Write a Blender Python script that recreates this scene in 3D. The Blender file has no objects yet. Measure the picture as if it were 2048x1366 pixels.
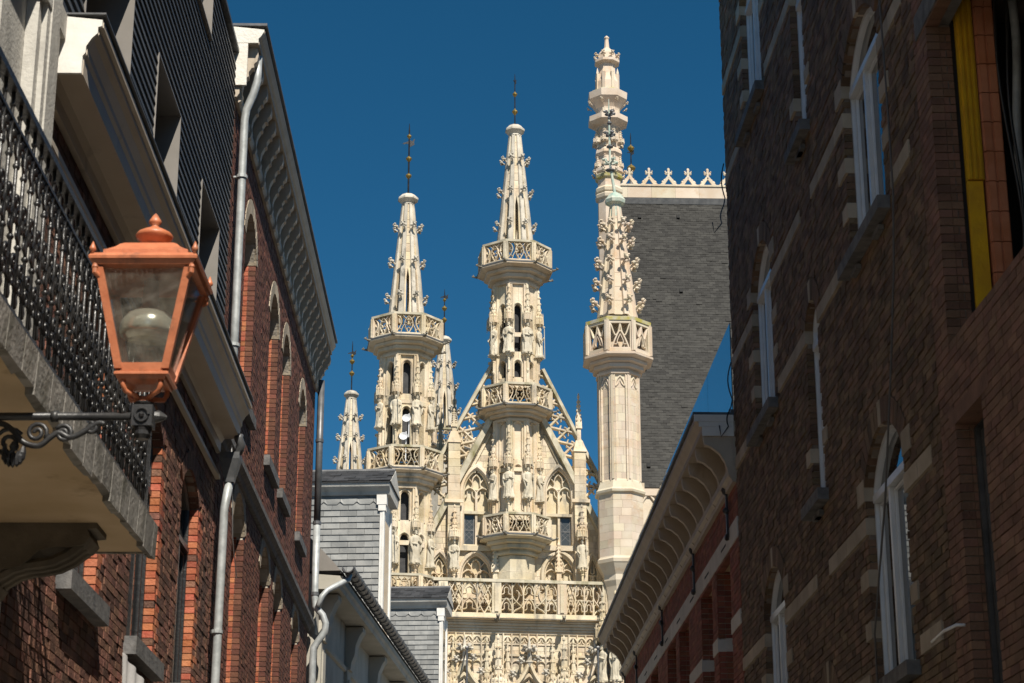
import bpy, bmesh, math, random
from mathutils import Vector, Matrix
from math import sin, cos, pi, sqrt, radians
random.seed(7)
R = random.Random(11)
scene = bpy.context.scene
col = scene.collection

# ------------------------------------------------------------------ camera, sky, sun, exposure
TILT = radians(18.43); FPX = 3982.0
CT, ST = cos(TILT), sin(TILT)
EYE = Vector((0, 0, 1.7))
cd = bpy.data.cameras.new('camera'); cam = bpy.data.objects.new('camera', cd); col.objects.link(cam)
cam.location = EYE; cam.rotation_euler = (pi/2 + TILT, 0, 0)
cd.sensor_width = 36; cd.lens = 70; cd.clip_end = 5000; cd.clip_start = 0.1
cd.dof.use_dof = True; cd.dof.focus_distance = 90; cd.dof.aperture_fstop = 9
scene.camera = cam
SUN = Vector((0.30, -0.80, 1.0)).normalized()          # towards the sun
w = bpy.data.worlds.new('World'); scene.world = w; w.use_nodes = True
nt = w.node_tree; bg = nt.nodes['Background']
sky = nt.nodes.new('ShaderNodeTexSky'); sky.sky_type = 'NISHITA'; sky.sun_disc = False
sky.sun_elevation = math.asin(SUN.z); sky.sun_rotation = math.atan2(SUN.x, SUN.y)
sky.altitude = 1500; sky.air_density = 0.75; sky.dust_density = 0.0; sky.ozone_density = 4.0
hs = nt.nodes.new('ShaderNodeHueSaturation'); hs.inputs['Saturation'].default_value = 1.26; hs.inputs['Hue'].default_value = .484
nt.links.new(sky.outputs[0], hs.inputs['Color']); nt.links.new(hs.outputs[0], bg.inputs[0])
bg.inputs[1].default_value = 0.061
sd = bpy.data.lights.new('sun', 'SUN'); sd.energy = 5.0; sd.angle = radians(0.53); sd.color = (1, 0.93, 0.82)
so = bpy.data.objects.new('sun', sd); col.objects.link(so); so.rotation_euler = SUN.to_track_quat('Z', 'Y').to_euler()
so.location = (20, -60, 80)
scene.view_settings.view_transform = 'Standard'; scene.view_settings.look = 'None'
scene.view_settings.gamma = 1; scene.view_settings.use_curve_mapping = False
scene.view_settings.exposure = 0.42

# ------------------------------------------------------------------ pixel helpers (photograph pixels, 2048 x 1366)
def ray(px, py):
    cx, cy = (px-1024)/FPX, (683-py)/FPX
    return Vector((cx, CT-cy*ST, ST+cy*CT))
def zat(py, Y):
    r = ray(1024, py); return 1.7 + Y*r.z/r.y
def mpp(py, Y):
    return Y/ray(1024, py).y/FPX
def proj(p):
    q = p-EYE; d = q.y*CT+q.z*ST
    if d < .5: return (-9999, -9999)
    return (1024+FPX*q.x/d, 683-FPX*(q.z*CT-q.y*ST)/d)
class Frame:
    def __init__(s, o, ang):           # ang: direction of u measured from +X
        s.o = Vector(o); s.u = Vector((cos(ang), sin(ang), 0)); s.n = None
    def side(s, n): s.n = Vector(n).normalized(); return s
    def pt(s, u, v, z): return Vector((s.o.x+s.u.x*u+s.n.x*v, s.o.y+s.u.y*u+s.n.y*v, s.o.z+z))
    def hit(s, px, py, v=0):
        r = ray(px, py); p0 = s.o+s.n*v
        t = (p0-EYE).dot(s.n)/r.dot(s.n); p = EYE+r*t
        return (p-s.o).dot(s.u), p.z-s.o.z
def wall_frame(x0, slope, left):
    a = math.atan2(1, slope); f = Frame((x0, 0, 0), a)
    n = Vector((f.u.y, -f.u.x, 0)); return f.side(n if left else -n)

# ------------------------------------------------------------------ mesh builder
class MB:
    def __init__(s): s.v = []; s.f = []
    def add(s, vs, fs):
        b = len(s.v); s.v.extend([tuple(p) for p in vs]); s.f.extend([tuple(i+b for i in f) for f in fs])
    def hexa(s, p):                    # p: 4 bottom + 4 top
        s.add(p, [(3,2,1,0),(4,5,6,7),(0,1,5,4),(1,2,6,5),(2,3,7,6),(3,0,4,7)])
    def fbox(s, fr, u0, u1, v0, v1, z0, z1):
        P = fr.pt
        s.hexa([P(u0,v0,z0),P(u1,v0,z0),P(u1,v1,z0),P(u0,v1,z0),P(u0,v0,z1),P(u1,v0,z1),P(u1,v1,z1),P(u0,v1,z1)])
    def box(s, c, hx, hy, hz):
        x, y, z = c
        s.hexa([(x-hx,y-hy,z-hz),(x+hx,y-hy,z-hz),(x+hx,y+hy,z-hz),(x-hx,y+hy,z-hz),(x-hx,y-hy,z+hz),(x+hx,y-hy,z+hz),(x+hx,y+hy,z+hz),(x-hx,y+hy,z+hz)])
    def prism(s, a, b):                # two matching polygons
        n = len(a); s.add(list(a)+list(b), [tuple(range(n-1,-1,-1)), tuple(range(n,2*n))]+[(i,(i+1)%n,n+(i+1)%n,n+i) for i in range(n)])
    def sweep(s, fr, prof, u0, u1):    # prof: list of (v,z), swept along u
        s.prism([fr.pt(u0,v,z) for v,z in prof], [fr.pt(u1,v,z) for v,z in prof])
    def rings(s, rs, close=True):
        n = len(rs[0]); b = []
        vs = [p for r in rs for p in r]; fs = []
        for k in range(len(rs)-1):
            for i in range(n):
                j = (i+1) % n; fs.append((k*n+i, k*n+j, (k+1)*n+j, (k+1)*n+i))
        if close: fs.append(tuple(range(n-1,-1,-1))); fs.append(tuple((len(rs)-1)*n+i for i in range(n)))
        s.add(vs, fs)
    def lathe(s, c, prof, n=8, rot=None, sx=1, sy=1):
        rot = pi/n if rot is None else rot
        s.rings([[(c[0]+sx*r*cos(rot+2*pi*i/n), c[1]+sy*r*sin(rot+2*pi*i/n), c[2]+z) for i in range(n)] for r, z in prof])
    def tube(s, pts, r, n=6):
        pts = [Vector(p) for p in pts]; rs = []
        for i, p in enumerate(pts):
            t = (pts[min(i+1,len(pts)-1)]-pts[max(i-1,0)]).normalized()
            a = t.orthogonal() if i == 0 else (a - t*a.dot(t))
            a = a.normalized(); b = t.cross(a); rr = r[i] if isinstance(r, (list, tuple)) else r
            rs.append([p+(a*cos(2*pi*k/n)+b*sin(2*pi*k/n))*rr for k in range(n)])
        s.rings(rs)
    def lump(s, c, rx, ry=None, rz=None, rnd=.2, n=6, m=4):
        ry = ry or rx; rz = rz or rx; rs = []
        for k in range(m+1):
            ph = -pi/2+pi*(k+.02 if k == 0 else k-.02 if k == m else k)/m
            rs.append([(c[0]+rx*cos(ph)*cos(2*pi*i/n)*(1+R.uniform(-rnd,rnd)), c[1]+ry*cos(ph)*sin(2*pi*i/n)*(1+R.uniform(-rnd,rnd)), c[2]+rz*sin(ph)) for i in range(n)])
        s.rings(rs)
    def ribbon(s, fr, pts, w, v0, v1, cham=.45, closed=False):   # bar of width w along 2D points (u,z), front edge chamfered
        n = len(pts); L = []; Rr = []; N = []
        for i in range(n):
            if closed: a, b = pts[i-1], pts[(i+1) % n]
            else: a, b = pts[max(i-1,0)], pts[min(i+1,n-1)]
            dx, dz = b[0]-a[0], b[1]-a[1]; l = sqrt(dx*dx+dz*dz) or 1
            N.append((-dz/l, dx/l))
        rs = []
        vm = v1-(v1-v0)*.35
        for (u, z), (nu, nz) in zip(pts, N):
            h = w/2; g = h*cham
            rs.append([fr.pt(u-nu*h,v0,z-nz*h), fr.pt(u-nu*h,vm,z-nz*h), fr.pt(u-nu*g,v1,z-nz*g), fr.pt(u+nu*g,v1,z+nz*g), fr.pt(u+nu*h,vm,z+nz*h), fr.pt(u+nu*h,v0,z+nz*h)])
        if closed: rs.append(rs[0])
        s.rings(rs, not closed)
    def merge(s, o, M):
        s.add([M @ Vector(p) for p in o.v], o.f)
    def mesh(s, name, mat, smooth=False):
        me = bpy.data.meshes.new(name); me.from_pydata(s.v, [], s.f); me.update()
        b = bmesh.new(); b.from_mesh(me); bmesh.ops.recalc_face_normals(b, faces=b.faces); b.to_mesh(me); b.free()
        if mat: me.materials.append(mat)
        if smooth: me.polygons.foreach_set('use_smooth', [True]*len(me.polygons))
        return me
    def build(s, name, mat, parent=None, smooth=False):
        return put(name, s.mesh(name, mat, smooth), parent)
MW = {}
def put(name, me, parent=None, M=None):
    o = bpy.data.objects.new(name, me); col.objects.link(o)
    M = M or Matrix.Identity(4); MW[o] = M
    if parent: o.parent = parent; o.matrix_parent_inverse = MW[parent].inverted()
    o.matrix_basis = M
    return o
def thing(name, label, cat, loc, group=None):
    o = put(name, None, None, Matrix.Translation(loc)); o.empty_display_size = .2
    return tag(o, label, cat, group)
def tag(o, label, cat, group=None):
    o['label'] = label; o['category'] = cat
    if group: o['group'] = group
    return o
def structure(o): o['kind'] = 'structure'; return o
def stuff(o): o['kind'] = 'stuff'; return o
def place(u, v, z, fr, s=1, sy=None, sz=None):      # matrix: local x along u, y along -n (into the wall), z up
    M = Matrix.Identity(4); P = fr.pt(u, v, z)
    for i in range(3):
        M[i][0] = fr.u[i]*s; M[i][1] = fr.n[i]*(sy or s); M[i][2] = (0,0,1)[i]*(sz or s); M[i][3] = P[i]
    return M

# ------------------------------------------------------------------ materials
def mat(name, c1, c2=None, rough=.8, scale=3, contrast=(.35,.65), piece=.25, bump=.15, bscale=30, metal=0, stain=None, stretch=(1,1,1), spec=.3, hue=0):
    m = bpy.data.materials.new(name); m.use_nodes = True; t = m.node_tree; N = t.nodes; L = t.links; b = N['Principled BSDF']
    b.inputs['Roughness'].default_value = rough; b.inputs['Metallic'].default_value = metal
    b.inputs['Specular IOR Level'].default_value = spec
    g = N.new('ShaderNodeNewGeometry'); mp = N.new('ShaderNodeMapping'); mp.inputs['Scale'].default_value = stretch
    L.new(g.outputs['Position'], mp.inputs[0])
    nz = N.new('ShaderNodeTexNoise'); nz.inputs['Scale'].default_value = scale; nz.inputs['Detail'].default_value = 6; L.new(mp.outputs[0], nz.inputs[0])
    cr = N.new('ShaderNodeValToRGB'); cr.color_ramp.elements[0].position = contrast[0]; cr.color_ramp.elements[1].position = contrast[1]
    cr.color_ramp.elements[0].color = (*c1, 1); cr.color_ramp.elements[1].color = (*(c2 or c1), 1); L.new(nz.outputs[0], cr.inputs[0])
    out = cr.outputs[0]
    if piece or hue:
        oi = N.new('ShaderNodeObjectInfo'); ad = N.new('ShaderNodeMath'); ad.operation = 'ADD'
        L.new(oi.outputs['Random'], ad.inputs[0]); L.new(g.outputs['Random Per Island'], ad.inputs[1])
        fr = N.new('ShaderNodeMath'); fr.operation = 'FRACT'; L.new(ad.outputs[0], fr.inputs[0])
        mr = N.new('ShaderNodeMapRange'); mr.inputs[3].default_value = 1-piece; mr.inputs[4].default_value = 1+piece; L.new(fr.outputs[0], mr.inputs[0])
        h = N.new('ShaderNodeHueSaturation'); L.new(out, h.inputs['Color']); L.new(mr.outputs[0], h.inputs['Value'])
        if hue:
            m2 = N.new('ShaderNodeMath'); m2.operation = 'MULTIPLY'; m2.inputs[1].default_value = 7.31; L.new(fr.outputs[0], m2.inputs[0])
            f2 = N.new('ShaderNodeMath'); f2.operation = 'FRACT'; L.new(m2.outputs[0], f2.inputs[0])
            r2 = N.new('ShaderNodeMapRange'); r2.inputs[3].default_value = .5-hue; r2.inputs[4].default_value = .5+hue; L.new(f2.outputs[0], r2.inputs[0])
            L.new(r2.outputs[0], h.inputs['Hue'])
        out = h.outputs[0]
    if stain:
        n2 = N.new('ShaderNodeTexNoise'); n2.inputs['Scale'].default_value = stain[1]; n2.inputs['Detail'].default_value = 8; n2.inputs['Roughness'].default_value = .65
        mp2 = N.new('ShaderNodeMapping'); mp2.inputs['Scale'].default_value = (1, 1, stain[3] if len(stain) > 3 else .4); L.new(g.outputs['Position'], mp2.inputs[0]); L.new(mp2.outputs[0], n2.inputs[0])
        r3 = N.new('ShaderNodeValToRGB'); r3.color_ramp.elements[0].position = stain[2]; r3.color_ramp.elements[1].position = stain[2]+.18
        L.new(n2.outputs[0], r3.inputs[0]); mx = N.new('ShaderNodeMixRGB'); mx.inputs[2].default_value = (*stain[0], 1)
        L.new(r3.outputs[0], mx.inputs[0]); L.new(out, mx.inputs[1]); out = mx.outputs[0]
    L.new(out, b.inputs['Base Color'])
    if bump:
        n3 = N.new('ShaderNodeTexNoise'); n3.inputs['Scale'].default_value = bscale; n3.inputs['Detail'].default_value = 5; L.new(mp.outputs[0], n3.inputs[0])
        bp = N.new('ShaderNodeBump'); bp.inputs['Strength'].default_value = bump; bp.inputs['Distance'].default_value = .02; L.new(n3.outputs[0], bp.inputs['Height']); L.new(bp.outputs[0], b.inputs['Normal'])
    return m
M_old = mat('old_limestone', (.56,.45,.295), (.66,.58,.445), scale=.9, piece=.15, bump=.8, bscale=9, stain=((.26,.235,.19), 1.4, .53, .3), hue=.01)
M_grey = mat('weathered_limestone', (.44,.40,.33), (.60,.55,.46), scale=1.5, piece=.1, bump=.6, bscale=10, stain=((.13,.12,.10), 2.2, .54))
M_pale = mat('new_sandstone', (.56,.46,.34), (.62,.54,.43), scale=1.2, piece=.1, bump=.25, bscale=10, stain=((.52,.36,.22), .8, .55, 1.2), hue=.014)
M_lichen = mat('lichen_stone', (.38,.33,.08), (.45,.42,.34), scale=2.5, piece=0, bump=.4)
M_moss = mat('stone_coping', (.42,.38,.28), (.60,.54,.42), scale=1.5, piece=.1, bump=.5, stain=((.20,.18,.08), 1.2, .5))
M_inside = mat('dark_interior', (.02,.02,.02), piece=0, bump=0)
M_lead = mat('lead_flashing', (.09,.092,.095), (.15,.15,.15), rough=.55, piece=.05, spec=.5)
M_slate = mat('roof_slate', (.014,.0138,.0125), (.023,.0225,.020), rough=.55, scale=.6, piece=.6, bump=.2, stain=((.036,.035,.032), .5, .62), spec=.2)
M_slate2 = mat('dormer_slate', (.20,.205,.20), (.29,.29,.275), rough=.5, scale=3.5, piece=.2, bump=.2, stain=((.42,.42,.40), 5, .62, .3))
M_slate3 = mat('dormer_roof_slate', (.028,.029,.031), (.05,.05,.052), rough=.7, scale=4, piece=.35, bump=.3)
M_bl1 = mat('brown_brick', (.11,.054,.037), (.19,.09,.06), scale=5, piece=.5, bump=.7, bscale=40, hue=.012, stain=((.05,.035,.03), 1.2, .55))
M_bl2 = mat('red_brick', (.10,.042,.028), (.16,.062,.04), scale=5, piece=.25, bump=.4, bscale=40, hue=.008, stain=((.10,.04,.03), .8, .6))
M_jamb = mat('jamb_brick', (.34,.095,.045), (.42,.15,.08), scale=6, piece=.25, bump=.4, bscale=40, hue=.012)
M_br1 = mat('dark_brown_brick', (.12,.079,.048), (.195,.126,.078), scale=4, piece=.38, bump=.7, bscale=40, hue=.015, stain=((.06,.043,.032), .9, .6))
M_br0 = mat('new_brown_brick', (.16,.09,.06), (.23,.128,.086), scale=4, piece=.22, bump=.5, bscale=40, hue=.01)
M_br2 = mat('dark_red_brick', (.21,.07,.042), (.29,.10,.06), scale=4, piece=.28, bump=.4, bscale=40, hue=.01)
M_mort = mat('light_mortar', (.42,.37,.30), (.55,.50,.42), scale=9, piece=0, bump=.4)
M_mortd = mat('dark_mortar', (.15,.12,.10), (.24,.20,.16), scale=7, piece=0, bump=.4)
M_sand = mat('sandstone_block', (.34,.285,.21), (.44,.37,.285), scale=4, piece=.15, bump=.3)
M_blue = mat('bluestone_sill', (.10,.10,.10), (.17,.165,.16), scale=9, piece=.1, bump=.4, stain=((.06,.055,.045), 4, .55))
M_white = mat('white_paint', (.72,.69,.63), (.80,.78,.73), scale=5, rough=.5, piece=.02, bump=.1, spec=.4)
M_frame = mat('window_frame_paint', (.62,.65,.68), (.70,.72,.74), scale=5, rough=.25, piece=.02, bump=.03, spec=.6)
M_peel = mat('peeling_white_paint', (.74,.70,.60), (.80,.77,.70), scale=5, rough=.6, piece=.05, bump=.4, stain=((.42,.28,.15), 3, .60))
M_taupe = mat('grey_brown_paint', (.46,.39,.30), (.52,.45,.36), scale=2, rough=.45, piece=.02, bump=.1, stain=((.24,.20,.15), 2, .62), spec=.4)
M_corn = mat('cornice_cream_paint', (.42,.35,.27), (.50,.43,.34), scale=3, rough=.55, piece=.04, bump=.15, stain=((.26,.20,.14), 2, .6))
M_stucco = mat('grey_stucco', (.46,.44,.40), (.56,.54,.49), scale=2, piece=.03, bump=.3, stain=((.20,.19,.17), 1.3, .55))
M_plaster = mat('cream_plaster', (.38,.36,.30), (.46,.43,.37), scale=2, piece=.03, bump=.15, stain=((.26,.24,.20), 1.2, .55))
M_fascia = mat('mossy_bluestone', (.20,.19,.17), (.33,.31,.28), scale=6, piece=.3, bump=.4, stain=((.07,.065,.04), 3, .52))
M_corb = mat('sooty_stone', (.10,.085,.065), (.17,.145,.11), scale=4, piece=.05, bump=.4)
M_soffit = mat('ochre_soffit', (.56,.41,.24), (.66,.50,.32), scale=2, piece=.03, bump=.2, stain=((.26,.17,.09), 1.5, .58))
M_board = mat('black_timber_board', (.045,.047,.05), (.075,.077,.08), scale=2, rough=.5, piece=.25, bump=.25, stretch=(1,.1,3), bscale=15)
M_metal = mat('taupe_metal_sheet', (.20,.185,.165), (.24,.22,.20), rough=.45, piece=.03, bump=.02, spec=.5)
M_zinc = mat('galvanised_zinc', (.33,.35,.35), (.46,.48,.48), rough=.5, scale=9, piece=.05, bump=.08, metal=.25, stain=((.24,.24,.23), 5, .56))
M_dzinc = mat('dark_zinc', (.10,.105,.11), (.16,.16,.165), rough=.45, scale=6, piece=.03, bump=.05, metal=.4)
M_iron = mat('black_iron', (.012,.012,.013), (.025,.024,.023), rough=.35, piece=.05, bump=.25, spec=.6)
M_wire = mat('grey_cable', (.12,.11,.10), rough=.6, piece=0, bump=0)
M_gold = mat('tarnished_gilding', (.22,.15,.04), (.40,.28,.08), rough=.4, scale=8, piece=0, bump=.2, metal=.6)
M_copper = mat('copper_paint', (.47,.15,.068), (.55,.19,.09), rough=.42, scale=14, piece=.03, bump=.12, bscale=60, spec=.5, stain=((.22,.095,.055), 10, .55))
M_verd = mat('verdigris_copper', (.30,.42,.36), (.55,.55,.46), scale=2.5, piece=0, bump=.3)
M_yellow = mat('yellow_insulation', (.72,.42,.015), (.62,.34,.02), scale=8, rough=.7, piece=.06, bump=.3)
M_terra = mat('terracotta_block', (.46,.17,.08), (.54,.22,.12), scale=6, piece=.1, bump=.25)
M_rubble = mat('rubble_wall', (.10,.075,.06), (.20,.16,.12), scale=4, piece=.2, bump=1, bscale=12)
M_wood = mat('timber', (.38,.25,.14), (.46,.31,.18), scale=3, piece=.05, bump=.1)
M_cloth = mat('white_cloth', (.62,.60,.58), (.70,.68,.66), rough=.9, piece=0, bump=.1)
M_street = mat('street_setts', (.26,.235,.20), (.36,.33,.285), scale=6, piece=0, bump=.6)
M_plast = mat('white_plastic', (.75,.75,.75), rough=.35, piece=0, bump=0, spec=.5)
M_ground = mat('town_ground', (.13,.12,.11), (.19,.18,.16), scale=.3, piece=0, bump=.2)
def glass_dark(name, tint=(.01,.012,.014), ior=1.6, rough=.02, wav=.02):
    m = bpy.data.materials.new(name); m.use_nodes = True; t = m.node_tree; b = t.nodes['Principled BSDF']
    b.inputs['Base Color'].default_value = (*tint, 1); b.inputs['Roughness'].default_value = rough; b.inputs['IOR'].default_value = ior
    n = t.nodes.new('ShaderNodeTexNoise'); n.inputs['Scale'].default_value = 1.5
    p = t.nodes.new('ShaderNodeBump'); p.inputs['Strength'].default_value = wav; t.links.new(n.outputs[0], p.inputs['Height']); t.links.new(p.outputs[0], b.inputs['Normal'])
    return m
M_pane = glass_dark('window_glass', ior=2.7)
M_leaded = glass_dark('leaded_glass', (.05,.055,.055), rough=.25)
def thin_glass(name, tint, mixf, dirt):
    m = bpy.data.materials.new(name); m.use_nodes = True; t = m.node_tree; N = t.nodes; L = t.links; N.remove(N['Principled BSDF'])
    tr = N.new('ShaderNodeBsdfTransparent'); tr.inputs[0].default_value = (*tint, 1); gl = N.new('ShaderNodeBsdfGlossy'); gl.inputs['Roughness'].default_value = .03
    df = N.new('ShaderNodeBsdfDiffuse'); df.inputs[0].default_value = (.35,.33,.28,1)
    fz = N.new('ShaderNodeLayerWeight'); pw = N.new('ShaderNodeMath'); pw.operation = 'POWER'; pw.inputs[1].default_value = 4; L.new(fz.outputs['Facing'], pw.inputs[0])
    ad = N.new('ShaderNodeMath'); ad.operation = 'MULTIPLY_ADD'; ad.inputs[1].default_value = .9; ad.inputs[2].default_value = .04+mixf; L.new(pw.outputs[0], ad.inputs[0])
    m1 = N.new('ShaderNodeMixShader'); L.new(ad.outputs[0], m1.inputs[0]); L.new(tr.outputs[0], m1.inputs[1]); L.new(gl.outputs[0], m1.inputs[2])
    nz = N.new('ShaderNodeTexNoise'); nz.inputs['Scale'].default_value = 14; nz.inputs['Detail'].default_value = 6; g = N.new('ShaderNodeNewGeometry'); L.new(g.outputs['Position'], nz.inputs[0])
    mr = N.new('ShaderNodeMapRange'); mr.inputs[1].default_value = .4; mr.inputs[2].default_value = .8; mr.inputs[3].default_value = dirt*.4; mr.inputs[4].default_value = dirt*2; L.new(nz.outputs[0], mr.inputs[0])
    m2 = N.new('ShaderNodeMixShader'); L.new(mr.outputs[0], m2.inputs[0]); L.new(m1.outputs[0], m2.inputs[1]); L.new(df.outputs[0], m2.inputs[2])
    L.new(m2.outputs[0], N['Material Output'].inputs[0]); return m
M_lglass = thin_glass('lantern_glass', (.90,.90,.86), .03, .10)
M_rail_glass = thin_glass('balustrade_glass', (.35,.50,.55), .30, .03)

# ------------------------------------------------------------------ openings, walls, bricks
class Hole:
    def __init__(s, u0, u1, z0, z1, rise=0, kind='flat', ring=0):
        s.u0, s.u1, s.z0, s.z1, s.h, s.kind, s.ring = u0, u1, z0, z1, rise, kind, ring
        s.a = (u1-u0)/2; s.c = (u0+u1)/2
        if kind == 'seg': s.R = (s.a**2+rise**2)/(2*rise); s.cz = z1+rise-s.R
        if kind == 'point': s.k = (rise**2-s.a**2)/(2*s.a); s.R = s.a+s.k
    def top(s, u, t=0):
        x = min(abs(u-s.c), s.a+t)
        if s.kind == 'seg': return s.cz+sqrt(max((s.R+t)**2-x*x, 0))
        if s.kind == 'point': return s.z1+sqrt(max((s.R+t)**2-(x+s.k)**2, 0))
        return s.z1
    def span(s, z, t=0):
        if z < s.z0: return None
        if z <= s.z1: return (s.u0, s.u1)
        if s.kind == 'seg':
            q = (s.R+t)**2-(z-s.cz)**2
            if q <= 0 or z > s.cz+s.R+t: return None
            h = sqrt(q); return (s.c-h, s.c+h)
        if s.kind == 'point':
            q = (s.R+t)**2-(z-s.z1)**2
            if q <= 0: return None
            h = sqrt(q)-s.k
            return (s.c-h, s.c+h) if h > 0 else None
        return (s.u0, s.u1) if t and z < s.z1+t else None
    def outline(s, n=10, t=0):         # arch points left to right
        if s.kind == 'flat': return [(s.u0,s.z1),(s.u1,s.z1)]
        if s.kind == 'seg':
            a0 = math.acos(s.a/s.R); return [(s.c-(s.R+t)*cos(a0+(pi-2*a0)*i/n), s.cz+(s.R+t)*sin(a0+(pi-2*a0)*i/n)) for i in range(n+1)]
        am = math.atan2(s.h, s.k); l = [(s.c+s.k-(s.R+t)*cos(am*i/n), s.z1+(s.R+t)*sin(am*i/n)) for i in range(n+1)] if s.k > -1e9 else []
        if t: l = [p for p in l if p[0] <= s.c]
        if t: l.append((s.c, s.top(s.c, t)))
        return l+[(2*s.c-u, z) for u, z in reversed(l[:-1])]
def holey(mb, fr, u0, u1, z0, z1, holes, v0, v1, n=8):
    cuts = {u0, u1}
    for h in holes:
        k = 1 if h.kind == 'flat' else n
        for i in range(k+1): cuts.add(min(max(h.u0+(h.u1-h.u0)*i/k, u0), u1))
    cuts = sorted(cuts); P = fr.pt
    for a, b in zip(cuts, cuts[1:]):
        if b-a < 1e-5: continue
        m = (a+b)/2; hs_ = sorted([h for h in holes if h.u0 < m < h.u1], key=lambda h: h.z0)
        la = lb = z0
        for h in hs_+[None]:
            ta, tb = (h.z0, h.z0) if h else (z1, z1)
            if max(ta-la, tb-lb) > 1e-4:
                mb.hexa([P(a,v0,la),P(b,v0,lb),P(b,v1,lb),P(a,v1,la),P(a,v0,ta),P(b,v0,tb),P(b,v1,tb),P(a,v1,ta)])
            if h: la, lb = h.top(a), h.top(b)
CUBE = {}
def unit_cube(m):
    if m.name not in CUBE:
        b = MB(); b.hexa([(-.5,-.5,-.5),(.5,-.5,-.5),(.5,.5,-.5),(-.5,.5,-.5),(-.5,-.5,.5),(.5,-.5,.5),(.5,.5,.5),(-.5,.5,.5)]); CUBE[m.name] = b.mesh('brick', m)
    return CUBE[m.name]
def score(fr, it):
    u0, u1, v0, v1, z0, z1, m = it
    def area(q):
        p = [proj(x) for x in q]
        if any(not(-5 < a < 2053 and -5 < b < 1371) for a, b in p): return 0
        return abs(sum(p[i][0]*p[(i+1)%4][1]-p[(i+1)%4][0]*p[i][1] for i in range(4)))/2
    P = fr.pt
    s = area([P(u0,v1,z0),P(u1,v1,z0),P(u1,v1,z1),P(u0,v1,z1)])
    if u0 > 0: s += area([P(u0,v0,z0),P(u0,v1,z0),P(u0,v1,z1),P(u0,v0,z1)])*(.6 if it[6] is not M_jamb else 1)
    return s
def lay(items, fr, parent, n, name='brick', keep=None):      # items (u0,u1,v0,v1,z0,z1,material)
    sc = [(score(fr, it) if keep is None or keep(it) else 0, i) for i, it in enumerate(items)]
    sc.sort(reverse=True); top = set(i for s, i in sc[:n] if s > 0); rest = {}
    for i, (u0, u1, v0, v1, z0, z1, m) in enumerate(items):
        if i in top:
            M = place((u0+u1)/2, (v0+v1)/2, (z0+z1)/2, fr, u1-u0, v1-v0, z1-z0); put(name, unit_cube(m), parent, M)
        else: rest.setdefault(m, MB()).fbox(fr, u0, u1, v0, v1, z0, z1)
    for m, mb in rest.items(): stuff(mb.build(name+'work', m, parent))
def courses(fr, u0, u1, z0, z1, holes, m, bl=.22, ch=.075, joint=.011, jit=.003, skip=(), depth=.1, special=None):
    out = []; k = 0; z = z0
    while z < z1-.02:
        zt = min(z+ch-joint, z1); zc = (z+zt)/2
        spans = [sp for h in holes for sp in [h.span(zc, h.ring)] if sp]
        off = (k % 2)*bl/2; u = u0-off; hb = k % 4 >= 2
        while u < u1:
            L = bl*(.5 if R.random() < .18 else 1)
            a, b = max(u, u0), min(u+L-joint, u1); segs = [(a, b)]
            for s0, s1 in spans:
                segs = [q for x, y in segs for q in ((x, min(y, s0)), (max(x, s1), y)) if q[1]-q[0] > .022]
            for x, y in segs:
                for s0, s1 in spans:
                    if s1 < x < s1+.036: x = s1
                    if s0-.036 < y < s0: y = s0
                if any(x0-.001 < (x+y)/2 < x1+.001 and y0 < zc < y1 for x0, x1, y0, y1 in skip): continue
                j = R.uniform(-jit, jit); dz = R.uniform(-.0015, .0015)
                mm = special(x, y, zc) if special else None
                out.append((x, y, -depth, j, z+dz, zt+dz, mm or m))
            u += L
        z += ch; k += 1
    return out
def jambs(h, m, ch=.075, joint=.011, d0=.104, d1=.24, both=True, z0=None, z00=0):
    out = []; z = z00; k = 0
    while z < h.z1-.02:
        if z >= h.z0-.04:
            zt = min(z+ch-joint, h.z1)
            for sgn, e in ((1, h.u1), (-1, h.u0)):
                j = R.uniform(-.002, .002); a = d0+(.0 if k % 2 else .0)
                if k % 2: out.append((min(e+j, e+sgn*.09+j), max(e+j, e+sgn*.09+j), -d1, -a, z, zt, m))
                else:
                    mid = (a+d1)/2; 
                    out.append((min(e+j, e+sgn*.09+j), max(e+j, e+sgn*.09+j), -mid+.005, -a, z, zt, m)); out.append((min(e+j, e+sgn*.09+j), max(e+j, e+sgn*.09+j), -d1, -mid-.005, z, zt, m))
        z += ch; k += 1
    return out
def brick_arch(h, fr, m, parent, n=17, t=.2, d0=-.24, d1=.006, m2=None, name='arch'):
    ins = h.outline(n); o = h.outline(n, t)
    for i in range(n):
        g = .06
        def q(l, f): return (l[i][0]+(l[i+1][0]-l[i][0])*f, l[i][1]+(l[i+1][1]-l[i][1])*f)
        a, b, c, d = q(ins,g), q(ins,1-g), q(o,1-g), q(o,g); P = fr.pt; j = R.uniform(0,.004)
        key = m2 and i == n//2; tgt = MB()
        tgt.hexa([P(a[0],d0,a[1]),P(b[0],d0,b[1]),P(b[0],d1+j,b[1]),P(a[0],d1+j,a[1]),P(d[0],d0,d[1]),P(c[0],d0,c[1]),P(c[0],d1+j,c[1]),P(d[0],d1+j,d[1])])
        tgt.build('keystone' if key else 'voussoir', m2 if key else m, parent)
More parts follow.
